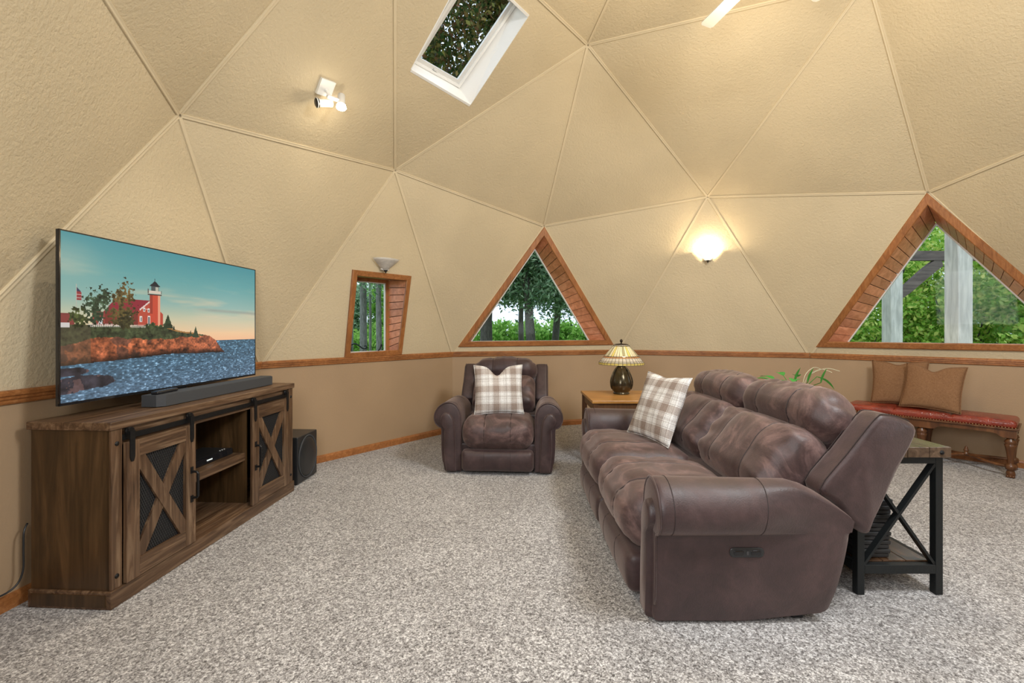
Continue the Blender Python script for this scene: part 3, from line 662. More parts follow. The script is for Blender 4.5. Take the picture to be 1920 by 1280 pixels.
def barn_door(x0, x1, hside):
    """plank door with a crossed brace over black expanded metal"""
    d = empty('door'); d.parent = st; z0, z1 = .086, .733; y0, y1 = -.026, -.006; sw_ = .068
    MB().box(x0, x0+sw_, y0, y1, z0, z1, .002).build('stile', rz_, d); MB().box(x1-sw_, x1, y0, y1, z0, z1, .002).build('stile', rz_, d)
    MB().box(x0+sw_, x1-sw_, y0+.001, y1, z1-.080, z1-.001, .002).build('rail', rx, d); MB().box(x0+sw_, x1-sw_, y0+.001, y1, z0+.001, z0+.086, .002).build('rail', rx, d)
    a0, a1, b0, b1 = x0+sw_, x1-sw_, z0+.086, z1-.080
    for flip, dy in ((0, 0), (1, .004)):
        xa, xb = (a0, a1) if not flip else (a1, a0); w = .058; dx, dz = xb-xa, b1-b0; ln = math.hypot(dx, dz)
        hx = w/2*ln/dz; hz = w/2*ln/abs(dx); sgn = 1 if xb > xa else -1
        poly = [(xa, b1), (xa, b1-hz*1.0), (xb-sgn*hx, b0), (xb, b0), (xb, b0+hz*1.0), (xa+sgn*hx, b1)]
        MB().prism(poly, (0, y0+.003+dy, 0), (1, 0, 0), (0, 0, 1), (0, .012, 0)).build('brace', rz_, d)
    mb = MB(); px, pz = .0125, .026; W_, H_ = a1-a0, b1-b0                       # expanded metal lattice
    nx = int(W_/px)+1; nz = int(H_/pz)+1; s = pz/px
    for sg in (1, -1):
        for i in range(-int(H_/pz)-1, nx+int(H_/pz)+2):
            # line x = a0 + i*px + sg*(z-b0)/s ; clip to the opening
            xs0 = a0+i*px; lo, hi = 0.0, H_
            if sg > 0: lo = max(lo, (a0-xs0)*s); hi = min(hi, (a1-xs0)*s)
            else: lo = max(lo, (xs0-a1)*s); hi = min(hi, (xs0-a0)*s)
            if hi-lo > .004: mb.bar((xs0+sg*lo/s, -.0085+sg*.0006, b0+lo), (xs0+sg*hi/s, -.0085+sg*.0006, b0+hi), .0018, .0012, (0, 1, 0))
    mb.build('metal_mesh', M['mesh_metal'], d)
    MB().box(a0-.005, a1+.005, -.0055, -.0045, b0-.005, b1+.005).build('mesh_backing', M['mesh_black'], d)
    for hx in (x0+.026, x1-.030):
        mb = MB(); mb.prism([(-.013, .660), (-.006, .640), (.006, .640), (.013, .660), (.013, .782), (-.013, .782)], (hx, y0-.004, 0), (1, 0, 0), (0, 0, 1), (0, .005, 0))
        mb.lathe([(.020, -.006), (.022, 0), (.020, .006)], 14)
        k = 14*3
        for q in range(len(mb.v)-k, len(mb.v)): xx, yy, zz = mb.v[q]; mb.v[q] = (hx+xx, -.014+zz, .783+yy*.8)
        mb.box(hx-.016, hx-.004, -.024, -.004, .765, .797)
        h = mb.build('hanger', M['black_metal'], d)
        # small rivets are part of the strap
    hx = x1-.030 if hside > 0 else x0+.030
    mb = MB(); mb.box(hx-.010, hx+.010, y0-.004, y0, .468, .505, .002); mb.box(hx-.010, hx+.010, y0-.004, y0, .312, .349, .002)
    mb.tube([(hx, y0-.003, .480), (hx, y0-.030, .478), (hx, y0-.036, .470), (hx, y0-.036, .347), (hx, y0-.030, .339), (hx, y0-.003, .337)], .007, 8)
    mb.build('handle', M['black_metal'], d, False)
barn_door(.056, .474, 1); barn_door(.972, 1.412, -1)
# set-top player on the shelf
pl = empty('disc_player', tvl(.60, .09, .435), PH, 'slim black disc player on the middle shelf of the television stand', 'player')
MB().box(0, .34, .012, .21, .004, .042, .003).build('case', M['black_plastic'], pl)
MB().prism([(0, .006), (.012, .002), (.012, .044), (.004, .040)], (0, 0, 0), (0, 1, 0), (0, 0, 1), (.34, 0, 0)).build('front_panel', M['gloss_black'], pl)
MB().box(.11, .155, -.0002, .003, .020, .027).build('display', emit('player_display', (.55, .6, .6), .8), pl)
for x in (.26, .28, .30): MB().lathe([(.0, .0), (.004, 0), (.005, .003), (0, .004)], 8, (x, .03, .0425)).build('button', M['offwhite'], pl)
for x in (.03, .31):
    for y in (.03, .19): MB().lathe([(.010, 0), (.010, .005)], 10, (x, y, 0)).build('foot', M['black_plastic'], pl)
# ------------------------------------------------------------ television with its picture
TW, THT, TX, TY, TZ = 1.406, .799, -.010, .235, .907
tv = empty('television', tvl(TX, TY, SH), PH, 'large flat television showing a red lighthouse by the sea', 'television')
zb = TZ-SH
MB().box(0, TW, .003, .016, zb, zb+THT, .002).build('back_cover', M['black_plastic'], tv)
MB().box(.30, TW-.30, .014, .055, zb+.05, zb+.45, .012).build('rear_housing', M['black_plastic'], tv)
mb = MB()
for a in ((0, TW, zb+THT-.006, zb+THT), (0, TW, zb, zb+.012), (0, .006, zb, zb+THT), (TW-.006, TW, zb, zb+THT)): mb.box(a[0], a[1], -.003, .004, a[2], a[3])
mb.build('bezel', M['gloss_black'], tv)
MB().prism([(-.005, .12), (.09, .10), (.09, -.10), (-.005, -.12)], (TW/2, 0, 0), (0, 1, 0), (1, 0, 0), (0, 0, .012)).box(TW/2-.05, TW/2+.05, .010, .030, .010, zb+.08).build('foot', M['black_plastic'], tv)
def fbm(w, h, cells, seed, octv=4):
    r = np.random.default_rng(seed); out = np.zeros((h, w)); amp = 1; tot = 0
    for o in range(octv):
        cx_, cy_ = cells[0]*2**o, cells[1]*2**o; g = r.random((cy_+2, cx_+2)); x = np.linspace(0, cx_, w); y = np.linspace(0, cy_, h)
        xi, yi = np.minimum(x.astype(int), cx_), np.minimum(y.astype(int), cy_); fx, fy = x-xi, y-yi; fx, fy = fx*fx*(3-2*fx), fy*fy*(3-2*fy)
        a = g[np.ix_(yi, xi)]*(1-fx)+g[np.ix_(yi, xi+1)]*fx; b = g[np.ix_(yi+1, xi)]*(1-fx)+g[np.ix_(yi+1, xi+1)]*fx
        out += amp*(a*(1-fy)[:, None]+b*fy[:, None]); tot += amp; amp *= .55
    return out/tot
def tv_picture(w, h):
    u = (np.arange(w)+.5)[None, :]/w*np.ones((h, 1)); v = (np.arange(h)+.5)[:, None]/h*np.ones((1, w))
    C = lambda *c: np.array(c, float)/255
    im = np.zeros((h, w, 3))
    # evening sky
    stops = [(0, C(72, 140, 148)), (.2, C(98, 156, 156)), (.38, C(140, 172, 162)), (.50, C(196, 190, 158)), (.60, C(232, 192, 148)), (.665, C(236, 182, 140))]
    for i in range(3): im[..., i] = np.interp(v, [s[0] for s in stops], [s[1][i] for s in stops])
    cl = fbm(w, h, (3, 14), 3); k = np.clip((cl-.52)*4, 0, 1)*np.exp(-((v-.42)/.16)**2)*.75; im = im*(1-k[..., None])+C(206, 190, 160)*k[..., None]
    k = np.exp(-((u-.02)/.10)**2-((v-.16)/.10)**2)*.35*(.4+cl); im = im*(1-k[..., None])+C(205, 190, 165)*k[..., None]
    k = np.clip(1.1-np.abs((v-.415-.03*(u-.8))/.018), 0, 1)*np.clip((u-.56)/.12, 0, 1)*.55; im = im*(1-k[..., None])+C(140, 140, 130)*k[..., None]
    def put(mask, col, a=1.0):
        nonlocal im
        mk = (mask*a)[..., None] if mask.dtype != bool else (mask.astype(float)*a)[..., None]; im = im*(1-mk)+np.asarray(col)*mk
    n1 = fbm(w, h, (20, 12), 5, 5); n2 = fbm(w, h, (50, 90), 6, 3); n3 = fbm(w, h, (9, 7), 8, 4); n4 = fbm(w, h, (36, 26), 11, 4)
    # sea
    sea = v > .663; wav = n2[..., None]; dep = np.clip((v-.663)/.337, 0, 1)[..., None]
    wav = fbm(w, h, (95, 130), 16, 2)[..., None]; sc_ = (C(62, 96, 116)*(1-dep)+C(92, 116, 138)*dep)*(.55+.8*wav)+np.clip(wav-.66, 0, 1)*1.3*C(200, 215, 225)
    im = np.where(sea[..., None], sc_, im)
    # headland
    top = np.interp(u, [0, .10, .2, .35, .42, .5, .58, .66, .70, .73, .765], [.545, .55, .548, .545, .555, .585, .60, .625, .66, .715, .768])+.018*(n1-.5)
    bot = np.interp(u, [0, .1, .3, .45, .6, .765], [.785, .78, .765, .755, .765, .772])+.012*(n3-.5)
    land = (v > top) & (v < bot) & (u < .765)
    n5 = fbm(w, h, (60, 40), 21, 3)[..., None]; n6 = fbm(w, h, (130, 80), 31, 2)[..., None]; rock = C(150, 86, 60)*np.clip(-.25+1.3*n4[..., None]+.7*n5+.6*n6, .1, 2)*(.55+.6*n1[..., None]); rock = np.where((n3 > .55)[..., None], rock*.66+C(18, 16, 16), rock+C(44, 20, 6)*n6)
    dk = np.clip((v-(bot-.045))/.045, 0, 1)[..., None]; rock = rock*(1-.75*dk)
    im = np.where(land[..., None], rock, im)
    gl = np.interp(u, [0, .1, .2, .3, .4, .5, .6, .66], [.66, .64, .615, .64, .655, .645, .625, .63])+.06*(n3-.5)+.03*(n4-.5)
    grass = land & (v < gl) & (u < .66); im = np.where(grass[..., None], C(60, 68, 44)*np.clip(-.15+.7*n4[..., None]+.7*n5+.8*n6, .1, 2), im)
    put(land & (u < .10), C(92, 78, 62)*(1), .45)
    put((v > top) & (v < top+.012) & (u > .42) & (u < .6), C(196, 132, 70), .7)
    # rocks in the foreground
    for cx_, cy_, rx_, ry_ in ((.02, .825, .075, .026), (.07, .895, .12, .045), (.02, .935, .045, .02)):
        m_ = (((u-cx_)/rx_)**2+((v-cy_)/ry_)**2+.8*(n4-.5) < 1); im = np.where(m_[..., None], C(52, 48, 54)*(.4+1.2*n4[..., None])+(n1[..., None] > .6)*C(40, 24, 18), im)
    # buildings
    def rect(a, b, c, d): return (u > a) & (u < b) & (v > c) & (v < d)
    put(rect(0, .045, .485, .545), C(128, 60, 56)); put(rect(0, .05, .475, .49), C(120, 58, 55)); put(rect(0, .03, .53, .56), C(200, 195, 190))
    put(rect(.105, .17, .468, .545), C(140, 62, 56)); put(rect(.10, .17, .458, .47), C(120, 52, 50)); put(rect(.128, .143, .50, .535), C(215, 215, 215)); put(rect(.132, .139, .505, .53), C(70, 80, 90))
    roof = (v > .367) & (v < .462) & (u > .195+(.367-v)*-.0-.55*(v-.367)) & (u < .337-.16*(v-.367)*1.0); put(roof, C(136, 42, 54))
    put(rect(.15, .29, .455, .545), C(118, 50, 44))
    gable = (v > .375+1.35*np.abs(u-.337)*1.0) & (v < .548) & (u > .285) & (u < .40); put(gable, C(176, 74, 58))
    put((np.abs(v-(.375+1.35*np.abs(u-.337))) < .006) & (u > .29) & (u < .372) & (v < .455), C(222, 200, 190))
    put(rect(.318, .356, .428, .434), C(222, 200, 190))
    tw = (u > .336-.004*0) & (u < .386) & (v > .322) & (v < .548); put(tw, C(190, 74, 54)); put(tw & (u > .375), C(222, 150, 120)); put(rect(.336, .35, .322, .46), C(150, 58, 46))
    put(rect(.386, .396, .46, .55), C(176, 70, 54))
    put(rect(.328, .394, .318, .328), C(70, 46, 46)); put(rect(.334, .388, .296, .318), C(205, 188, 172)); put(rect(.328, .331, .285, .318), C(90, 70, 66)); put(rect(.391, .394, .29, .318), C(90, 70, 66))
    put(rect(.344, .379, .262, .297), C(74, 82, 82)); put(rect(.364, .377, .266, .295), C(176, 176, 160)); put((v > .228) & (v < .264) & (np.abs(u-.361) < (v-.228)*.68+.002), C(34, 36, 42)); put(rect(.3595, .3625, .208, .235), C(34, 36, 42))
    for a, b, c, d in ((.306, .316, .42, .448), (.327, .337, .424, .452), (.292, .303, .478, .522), (.327, .338, .475, .545), (.24, .252, .472, .52)):
        put(rect(a, b, c, d), C(226, 218, 208)); put(rect(a+.0025, b-.0025, c+.008, d-.005), C(84, 86, 92))
    put(rect(.09, .21, .535, .557) & ((u*w).astype(int) % 3 > 0), C(220, 210, 205), .8); put(rect(.21, .33, .54, .56), C(205, 190, 180), .6)
    # flag
    put(np.abs(u-.0515) < .0014, C(205, 205, 200), 1.0*1) if False else put(rect(.0505, .0532, .30, .54), C(176, 172, 160))
    fl_ = rect(.053, .068, .318, .395) & (v > .318+2.0*(u-.053)) ; put(fl_, C(140, 54, 58)); put(fl_ & ((v*h).astype(int) % 5 == 0), C(190, 160, 155)); put(fl_ & (v < .345), C(54, 56, 84))
    # trees
    def tree(cx_, cy_, rx_, ry_, col, s=1.0, thr=.0):
        q = ((u-cx_)/rx_)**2+((v-cy_)/ry_)**2+1.6*(n4-.5)*s+2.2*(n5[..., 0]-.5)+3.4*(n6[..., 0]-.5); m_ = q < 1+thr
        nonlocal im; im = np.where(m_[..., None], C(*col)*np.clip(-.3+.7*n4[..., None]+.7*n5+1.1*n6, .1, 2), im)
    tree(.108, .405, .030, .07, (58, 76, 56)); tree(.145, .40, .026, .075, (60, 78, 56)); tree(.11, .48, .045, .06, (50, 66, 46)); tree(.06, .50, .026, .05, (78, 88, 46))
    tree(.235, .335, .028, .075, (104, 84, 46)); tree(.205, .37, .026, .06, (100, 84, 48)); tree(.215, .47, .050, .075, (92, 80, 44)); tree(.24, .52, .03, .05, (70, 66, 38))
    tree(.355, .545, .05, .02, (60, 76, 44))
    for cx_, hgt, wd_, b_ in ((.425, .105, .026, .565), (.577, .09, .020, .635), (.548, .05, .008, .625), (.455, .035, .006, .575)):
        m_ = (v > b_-hgt) & (v < b_) & (np.abs(u-cx_) < wd_*(v-(b_-hgt))/hgt*(.55+.9*n2)); im = np.where(m_[..., None], C(48, 62, 40)*(.5+n4[..., None]), im)
    return np.clip(im, 0, 1)
PW, PHh = 440, 250
pic = tv_picture(PW, PHh); lin = np.where(pic <= .04045, pic/12.92, ((pic+.055)/1.055)**2.4)
xs = np.linspace(.006, TW-.006, PW+1); zs = np.linspace(zb+THT-.006, zb+.012, PHh+1)
gx, gz = np.meshgrid(xs, zs); vv = np.stack([gx, np.full_like(gx, -.0005), gz], -1).reshape(-1, 3)
ii, jj = np.meshgrid(np.arange(PHh), np.arange(PW), indexing='ij'); b0 = (ii*(PW+1)+jj).ravel(); ff = np.stack([b0, b0+PW+1, b0+PW+2, b0+1], -1)
me = bpy.data.meshes.new('screen'); me.from_pydata(vv.tolist(), [], ff.tolist()); me.update()
ca_ = me.color_attributes.new('picture', 'FLOAT_COLOR', 'CORNER'); cols = np.ones((len(ff)*4, 4)); cols[:, :3] = np.repeat(lin.reshape(-1, 3), 4, axis=0); ca_.data.foreach_set('color', cols.ravel())
m, nt, b = newmat('lit_screen'); at = N(nt, 'ShaderNodeAttribute'); at.attribute_name = 'picture'; setin(b, Base_Color=(.01, .01, .01, 1), Roughness=.22); b.inputs['Specular IOR Level'].default_value = .3
L(nt, at.outputs['Color'], b.inputs['Emission Color']); b.inputs['Emission Strength'].default_value = .95
link('screen', me, m, tv)
# soundbar, remote, subwoofer, cord
sb = empty('soundbar', tvl(.372, .085, SH), PH, 'long charcoal soundbar lying in front of the television', 'soundbar')
MB().prism([(0, .03), (.03, 0), (1.0, 0), (1.03, .03), (1.03, .112), (0, .112)], (0, 0, .004), (1, 0, 0), (0, 1, 0), (0, 0, .060)).build('grille', M['charcoal'], sb)
MB().prism([(0.002, .032), (.032, .003), (.998, .003), (1.028, .032), (1.028, .110), (.002, .110)], (0, 0, .064), (1, 0, 0), (0, 1, 0), (0, 0, .002)).build('top_panel', M['charcoal'], sb)
for x in (.08, .95): MB().box(x-.03, x+.03, .02, .10, 0, .004).build('foot', M['black_plastic'], sb)
rm = empty('remote_control', tvl(.47, .150, SH+.066), PH+R_(8), 'slim black remote control lying on the soundbar', 'remote')
MB().soft((0, 0, .009), (.085, .020, .009), .008, (8, 4, 2)).build('body', M['gloss_black'], rm, True)
mb = MB()
for i in range(5): mb.lathe([(.004, 0), (.004, .0015), (0, .002)], 8, (-.05+.022*i, 0, .0175))
mb.build('buttons', M['charcoal'], rm)
sub = empty('subwoofer', tvl(1.60, .015, 0), PH, 'black box subwoofer on the carpet beside the television stand', 'subwoofer')
MB().box(0, .315, 0, .34, .012, .386, .006).build('cabinet', M['black_plastic'], sub)
mb = MB(); mb.lathe([(.0, .012), (.06, .013), (.115, .010), (.132, .004), (.140, 0)], 32); o = mb.build('speaker_cone', M['black_plastic'], sub, True); o.rotation_euler = (R_(90), 0, 0); o.location = (.157, -.001, .20); o.scale = (1, 1.18, 1)
mb = MB(); mb.lathe([(.139, 0), (.141, .006), (.147, .006), (.150, 0)], 32); o = mb.build('speaker_ring', M['charcoal'], sub, True); o.rotation_euler = (R_(90), 0, 0); o.location = (.157, -.001, .20); o.scale = (1, 1.18, 1)
for x in (.03, .285):
    for y in (.03, .31): MB().lathe([(.016, 0), (.016, .013)], 10, (x, y, 0)).build('foot', M['black_plastic'], sub)
cp_ = [tvl(-.20, .400, .26), tvl(-.185, .40, .21), tvl(-.16, .40, .125), tvl(-.10, .408, .10), tvl(-.045, .40, .115), tvl(-.02, .395, .17), tvl(-.018, .395, .27), tvl(-.012, .40, .34), tvl(.01, .41, .37)]
o = MB().tube(catmull([tuple(p) for p in cp_], 5), .004, 7).build('power_cord', M['black_plastic'], None, True); tag(o, 'thin black power cord hanging along the wall by the television stand', 'cord')
# ------------------------------------------------------------ mission end table and stained-glass lamp
et = empty('end_table', (.735, 4.140, 0), 0, 'golden oak slatted end table beyond the far sofa arm', 'table')
ETW, ETD, ETH = .66, .70, .60
MB().box(0, ETW, 0, ETD, ETH-.026, ETH, .004).build('table_top', M['oak_top'], et)
for x in (.035, ETW-.035):
    for y in (.035, ETD-.035): MB().box(x-.024, x+.024, y-.024, y+.024, 0, ETH-.026, .003).build('leg', M['oak_dark'], et)
for y in (.035, ETD-.035):
    MB().box(.059, ETW-.059, y-.010, y+.010, ETH-.105, ETH-.026).build('apron', M['oak_dark'], et); MB().box(.059, ETW-.059, y-.012, y+.012, .11, .16).build('stretcher', M['oak_dark'], et)
for x in (.035, ETW-.035):
    MB().box(x-.010, x+.010, .059, ETD-.059, ETH-.105, ETH-.026).build('apron', M['oak_dark'], et); MB().box(x-.012, x+.012, .059, ETD-.059, .11, .16).build('stretcher', M['oak_dark'], et)
sl0 = None
for i in range(11):
    if sl0 is None: sl0 = MB().box(-.0065, .0065, -.006, .006, .16, ETH-.105).build('slat', M['oak_top'], et); o = sl0
    else: o = sl0.copy(); COL.objects.link(o)
    o.location = (.105+.045*i, .035, 0)
MB().box(.03, ETW-.03, .03, ETD-.03, .135, .150).build('shelf', M['oak_dark'], et)
lmp = empty('table_lamp', (1.111, 4.60, ETH), 0, 'stained-glass table lamp with a dark bronze vase base', 'lamp')
M['bronze'] = plain('dark_bronze_glaze', (.085, .068, .040), .22, .75, None, .5, .35); M['bronze_fin'] = plain('bronze_finial', (.05, .035, .025), .4, .8)
lb = MB().lathe([(.078, 0), (.082, .006), (.078, .016), (.070, .020), (.088, .034), (.102, .062), (.106, .095), (.102, .13), (.090, .17), (.074, .21), (.058, .245), (.044, .268), (.040, .278), (.046, .284), (.038, .292), (.016, .300)], 32).build('base', M['bronze'], lmp, True)
for k in range(5):
    a = 2*math.pi*k/5-1.75; ca2, sa2 = math.cos(a), math.sin(a)
    MB().tube([(ca2*r, sa2*r, z) for r, z in catmull([(.040, .272), (.066, .245), (.096, .19), (.112, .135), (.111, .085), (.100, .050)], 4)], [.010, .0095, .009, .009, .0085, .008, .008, .008, .0075, .0075, .0075, .007, .007, .007, .0065, .006, .006, .006, .005, .004, .003], 8).build('handle_rib', M['bronze'], lb, True)
MB().tube([(0, 0, .295), (0, 0, .50)], .006, 8).build('stem', M['bronze_fin'], lmp)
def glass_piece(name, col, tr=.6):
    m, nt, b = newmat(name); v = coords(nt); f = noise_n(nt, v, 30, 3)
    L(nt, ramp(nt, f, [(.3, tuple(x*.85 for x in col)), (.7, tuple(min(1, x*1.1) for x in col))]), b.inputs['Base Color']); setin(b, Roughness=.25)
    b.inputs['Transmission Weight'].default_value = 0; b.inputs['Subsurface Weight'].default_value = 0
    t = N(nt, 'ShaderNodeBsdfTranslucent'); t.inputs[0].default_value = (*col, 1); mx = N(nt, 'ShaderNodeMixShader'); mx.inputs[0].default_value = tr
    L(nt, b.outputs[0], mx.inputs[1]); L(nt, t.outputs[0], mx.inputs[2]); L(nt, mx.outputs[0], nt.nodes['Material Output'].inputs[0]); return m
GM = [glass_piece('cream_glass', (.86, .80, .58)), glass_piece('olive_glass', (.42, .40, .24)), glass_piece('amber_glass', (.85, .42, .16)), glass_piece('pearl_glass', (.88, .84, .74)), glass_piece('yellow_glass', (.80, .68, .22))]
M['lead'] = plain('dark_leading', (.05, .045, .04), .45, .6)
sh = empty('shade'); sh.parent = lmp
prof = [(.070, .498), (.080, .490), (.174, .380), (.183, .369), (.210, .335), (.224, .322), (.226, .300)]; NS = 36
rows = [(0, 1, [3]), (1, 2, [0, 0, 1, 0, 4, 0]), (2, 3, [2]), (3, 4, [3]), (4, 5, [3, 0]), (5, 6, [4])]
for ri, (i0, i1, ms) in enumerate(rows):
    mb = MB(); (r0, z0), (r1, z1) = prof[i0], prof[i1]; ld = MB()
    for k in range(NS):
        a0, a1 = 2*math.pi*(k+.07)/NS, 2*math.pi*(k+.93)/NS
        f = .06
        q = [(r0+(r1-r0)*t, z0+(z1-z0)*t, a) for t, a in ((f, a0), (f, a1), (1-f, a1), (1-f, a0))]
        mb.add([(r*math.cos(a), r*math.sin(a), z) for r, z, a in q], [(0, 1, 2, 3)], ms[k % len(ms)])
        a = 2*math.pi*k/NS; ld.tube([((r0)*math.cos(a), (r0)*math.sin(a), z0), (r1*math.cos(a), r1*math.sin(a), z1)], .0016, 4)
    o = mb.build('glass_row', GM, sh); tag(o, kind='stuff')
    for rr_, zz_ in ((r1, z1),): ld.tube([(rr_*math.cos(2*math.pi*k/NS), rr_*math.sin(2*math.pi*k/NS), zz_) for k in range(NS+1)], .0022, 4)
    tag(ld.build('leading', M['lead'], sh), kind='stuff')
MB().lathe([(.0, .512), (.05, .508), (.074, .500), (.074, .496), (0, .498)], 24).build('cap', M['bronze_fin'], sh, True)
MB().lathe([(.006, .51), (.009, .515), (.006, .520), (.012, .528), (.015, .538), (.011, .549), (.004, .555), (0, .557)], 12).build('finial', M['bronze_fin'], lmp, True)
MB().lathe([(0, .40), (.02, .405), (.028, .425), (.026, .45), (.014, .475), (0, .48)], 14, (.028, 0, -.03)).build('bulb', emit('lamp_bulb', (1, .86, .6), 1.5), lmp, True)
point('table_lamp_light', (0, -.05, .37), .55, (1, .85, .62), .04, lmp)
# ------------------------------------------------------------ sofa table with crossed iron ends, behind the sofa
xt = empty('sofa_table', (1.615, 2.105, 0), 0, 'plank-topped black iron sofa table with crossed ends behind the sofa', 'table')
XW, XL, XH = .43, 1.20, .705
iron = plain('dark_iron_frame', (.022, .025, .026), .45, .5, 80)
for i in range(4):
    x0 = .022+(XW-.022)/4*i; MB().box(x0+.001, x0+(XW-.022)/4-.001, .0, XL, XH-.048, XH, .002).build('top_plank', M['plank_top'], xt)
def ironbar(nm, *a): return MB().box(*a, .002).build(nm, iron, xt)
for x in (.015, XW-.045):
    for y in (.030, XL-.062): ironbar('leg', x, x+.034, y, y+.034, 0, XH-.048)
for y in (.030, XL-.062):
    ironbar('end_rail', .049, XW-.045, y, y+.034, XH-.085, XH-.050); ironbar('end_rail', .049, XW-.045, y, y+.034, .100, .142)
    MB().bar((.049, y+.017, .142), (XW-.045, y+.017, XH-.088), .012, .030, (0, 1, 0)).build('cross_bar', iron, xt)
    MB().bar((.049, y+.019, XH-.088), (XW-.045, y+.019, .142), .012, .030, (0, 1, 0)).build('cross_bar', iron, xt)
for x in (.015, XW-.045):
    ironbar('side_rail', x, x+.034, .064, XL-.062, XH-.085, XH-.050); ironbar('side_rail', x, x+.034, .064, XL-.062, .100, .142)
for i in range(3):
    x0 = .049+(XW-.094)/3*i; MB().box(x0+.001, x0+(XW-.094)/3-.001, .064, XL-.062, .120, .148, .002).build('shelf_plank', M['plank_dark'], xt)
for x in (.05, XW-.045):
    o = MB().lathe([(0, .007), (.006, .006), (.011, 0), (.011, -.003)], 6).build('bolt', M['black_metal'], xt); o.rotation_euler = (R_(90), 0, 0); o.location = (x, -.001, XH-.024)
o = MB().lathe([(0, .007), (.006, .006), (.011, 0), (.011, -.003)], 6).build('bolt', M['black_metal'], xt); o.rotation_euler = (0, R_(90), 0); o.location = (XW+.001, .05, XH-.024)
# black woven basket on the lower shelf
bk = empty('basket', (1.745, 2.36, .148), 0, 'black woven storage basket on the lower shelf of the sofa table', 'basket')
mb = MB(); z = 0; i = 0
for i in range(13):
    z0 = .002+i*.021; o_ = .004 if i % 2 else 0; w = .092-.012*(1-i/12); mb.box(-w-o_, w+o_, -.17-o_, .17+o_, z0, z0+.019, .004)
tag(mb.build('weave', plain('black_wicker', (.022, .022, .023), .5, 0, 120), bk), kind='stuff')
MB().box(-.096, .096, -.176, .176, .268, .285, .006).build('rim', M['black_plastic'], bk)
# potted plant on the sofa table
pp = empty('potted_plant', (1.835, 2.92, XH), 0, 'leafy green potted plant peeking over the sofa back', 'plant')
MB().lathe([(.0, 0), (.050, 0), (.056, .01), (.072, .105), (.076, .110), (.072, .113), (.064, .105), (0, .10)], 20).build('pot', plain('cream_glaze', (.5, .44, .36), .3), pp, True)
rs = random.Random(4)
def leafblade(mb, base, dirv, ln, wd, droop):
    d = Vector(dirv).normalized(); sd = d.cross(Vector((0, 0, 1))).normalized(); up = sd.cross(d); pts = []
    for i in range(7):
        t = i/6; c_ = Vector(base)+d*ln*t+Vector((0, 0, -droop*ln*t*t)); w = wd*math.sin(math.pi*min(1, t*.93+.06))**.8*(1-.2*t); pts.append((c_-sd*w+up*w*.25, c_, c_+sd*w+up*w*.25))
    b = [p for q in pts for p in q]; fs = [(i*3+j, i*3+j+1, i*3+j+4, i*3+j+3) for i in range(6) for j in range(2)]
    mb.add(b, fs); return mb
for i in range(16):
    a = rs.uniform(0, 6.28); rr_ = rs.uniform(.03, .15); h_ = rs.uniform(.15, .255); tip = Vector((math.cos(a)*rr_*.9, math.sin(a)*rr_*1.4, h_))
    s_ = MB().tube(catmull([(0, 0, .10), tuple(tip*.5+Vector((0, 0, .06))), tuple(tip)], 3), .0022, 5).build('stem', M['house_leaf'], pp)
    leafblade(MB(), tip-Vector((0, 0, .005)), (math.cos(a), math.sin(a), rs.uniform(-.3, .5)), rs.uniform(.085, .13), rs.uniform(.028, .040), rs.uniform(.1, .6)).build('leaf', M['house_leaf'], pp, True)
for a, ln in ((-.3, .16), (-.9, .13), (.2, .13)):
    MB().tube(catmull([(.02, -.02, .10), (.06*math.cos(a), .06*math.sin(a), .24), (ln*math.cos(a), ln*math.sin(a), .30), (ln*1.5*math.cos(a), ln*1.5*math.sin(a), .285)], 4), .0018, 5).build('sprig', plain('pale_sprig', (.45, .42, .28), .7), pp)
for yy, xx in ((-.16, -.03), (-.19, .03), (-.13, -.09)):
    leafblade(MB(), (xx, yy, .225), (.2, -.25, 1), .10, .026, .05).build('leaf', M['house_leaf'], pp, True)
    MB().tube(catmull([(0, 0, .10), (xx*.5, yy*.6, .19), (xx, yy, .228)], 3), .002, 5).build('stem', M['house_leaf'], pp)
# ------------------------------------------------------------ bench with red leather seat (x to the far end, y towards the wall)
bt, bn_ = Vector((-.638, .77, 0)), Vector((.77, .638, 0))
ben = empty('bench', (4.228, 3.837, 0), math.atan2(bt.y, bt.x), 'long walnut bench with tufted red leather seat below the window', 'bench')
# local +x runs along bt, local +y is to the left of it = away from the wall, so the wall side is -y
BL_, BD = 1.13, .33
bw = M['bench_wood']
legp = [(.018, .0), (.026, .010), (.030, .028), (.026, .050), (.022, .062), (.034, .068), (.036, .088), (.034, .105), (.020, .112), (.018, .118), (.024, .19), (.034, .255), (.040, .275), (.030, .283), (.040, .292), (.034, .312), (.024, .322), (.024, .34)]
leg0 = None
for x in (0, BL_/2, BL_):
    for y in (0, -BD):
        if leg0 is None: leg0 = MB().lathe(legp, 14, (0, 0, 0)).build('leg', bw, ben, True); o = leg0
        else: o = leg0.copy(); COL.objects.link(o)
        o.location = (x, y, 0)
        f_ = MB()
        for k in (-1, 0, 1): f_.soft((k*.017, .020, .011), (.010, .018, .011), .009, (2, 2, 2))
        f_ = f_.build('paw_foot', bw, o, True); f_.rotation_euler = (0, 0, 0 if y == 0 else math.pi); tag(f_, None)
def apron(poly, org, e1, ex, nm='apron'): MB().prism(poly, org, e1, (0, 0, 1), ex).build(nm, bw, ben)
for y in (.032, -BD-.010):
    for x0 in (-.035, BL_/2):
        w = BL_/2+.035; ap = [(0, .405), (0, .335), (.075, .335), (.10, .345), (.115, .362), (.15, .368), (w-.15, .368), (w-.115, .362), (w-.10, .345), (w-.075, .335), (w, .335), (w, .405)]
        apron(ap, (x0, y, 0), (1, 0, 0), (0, -.022, 0))
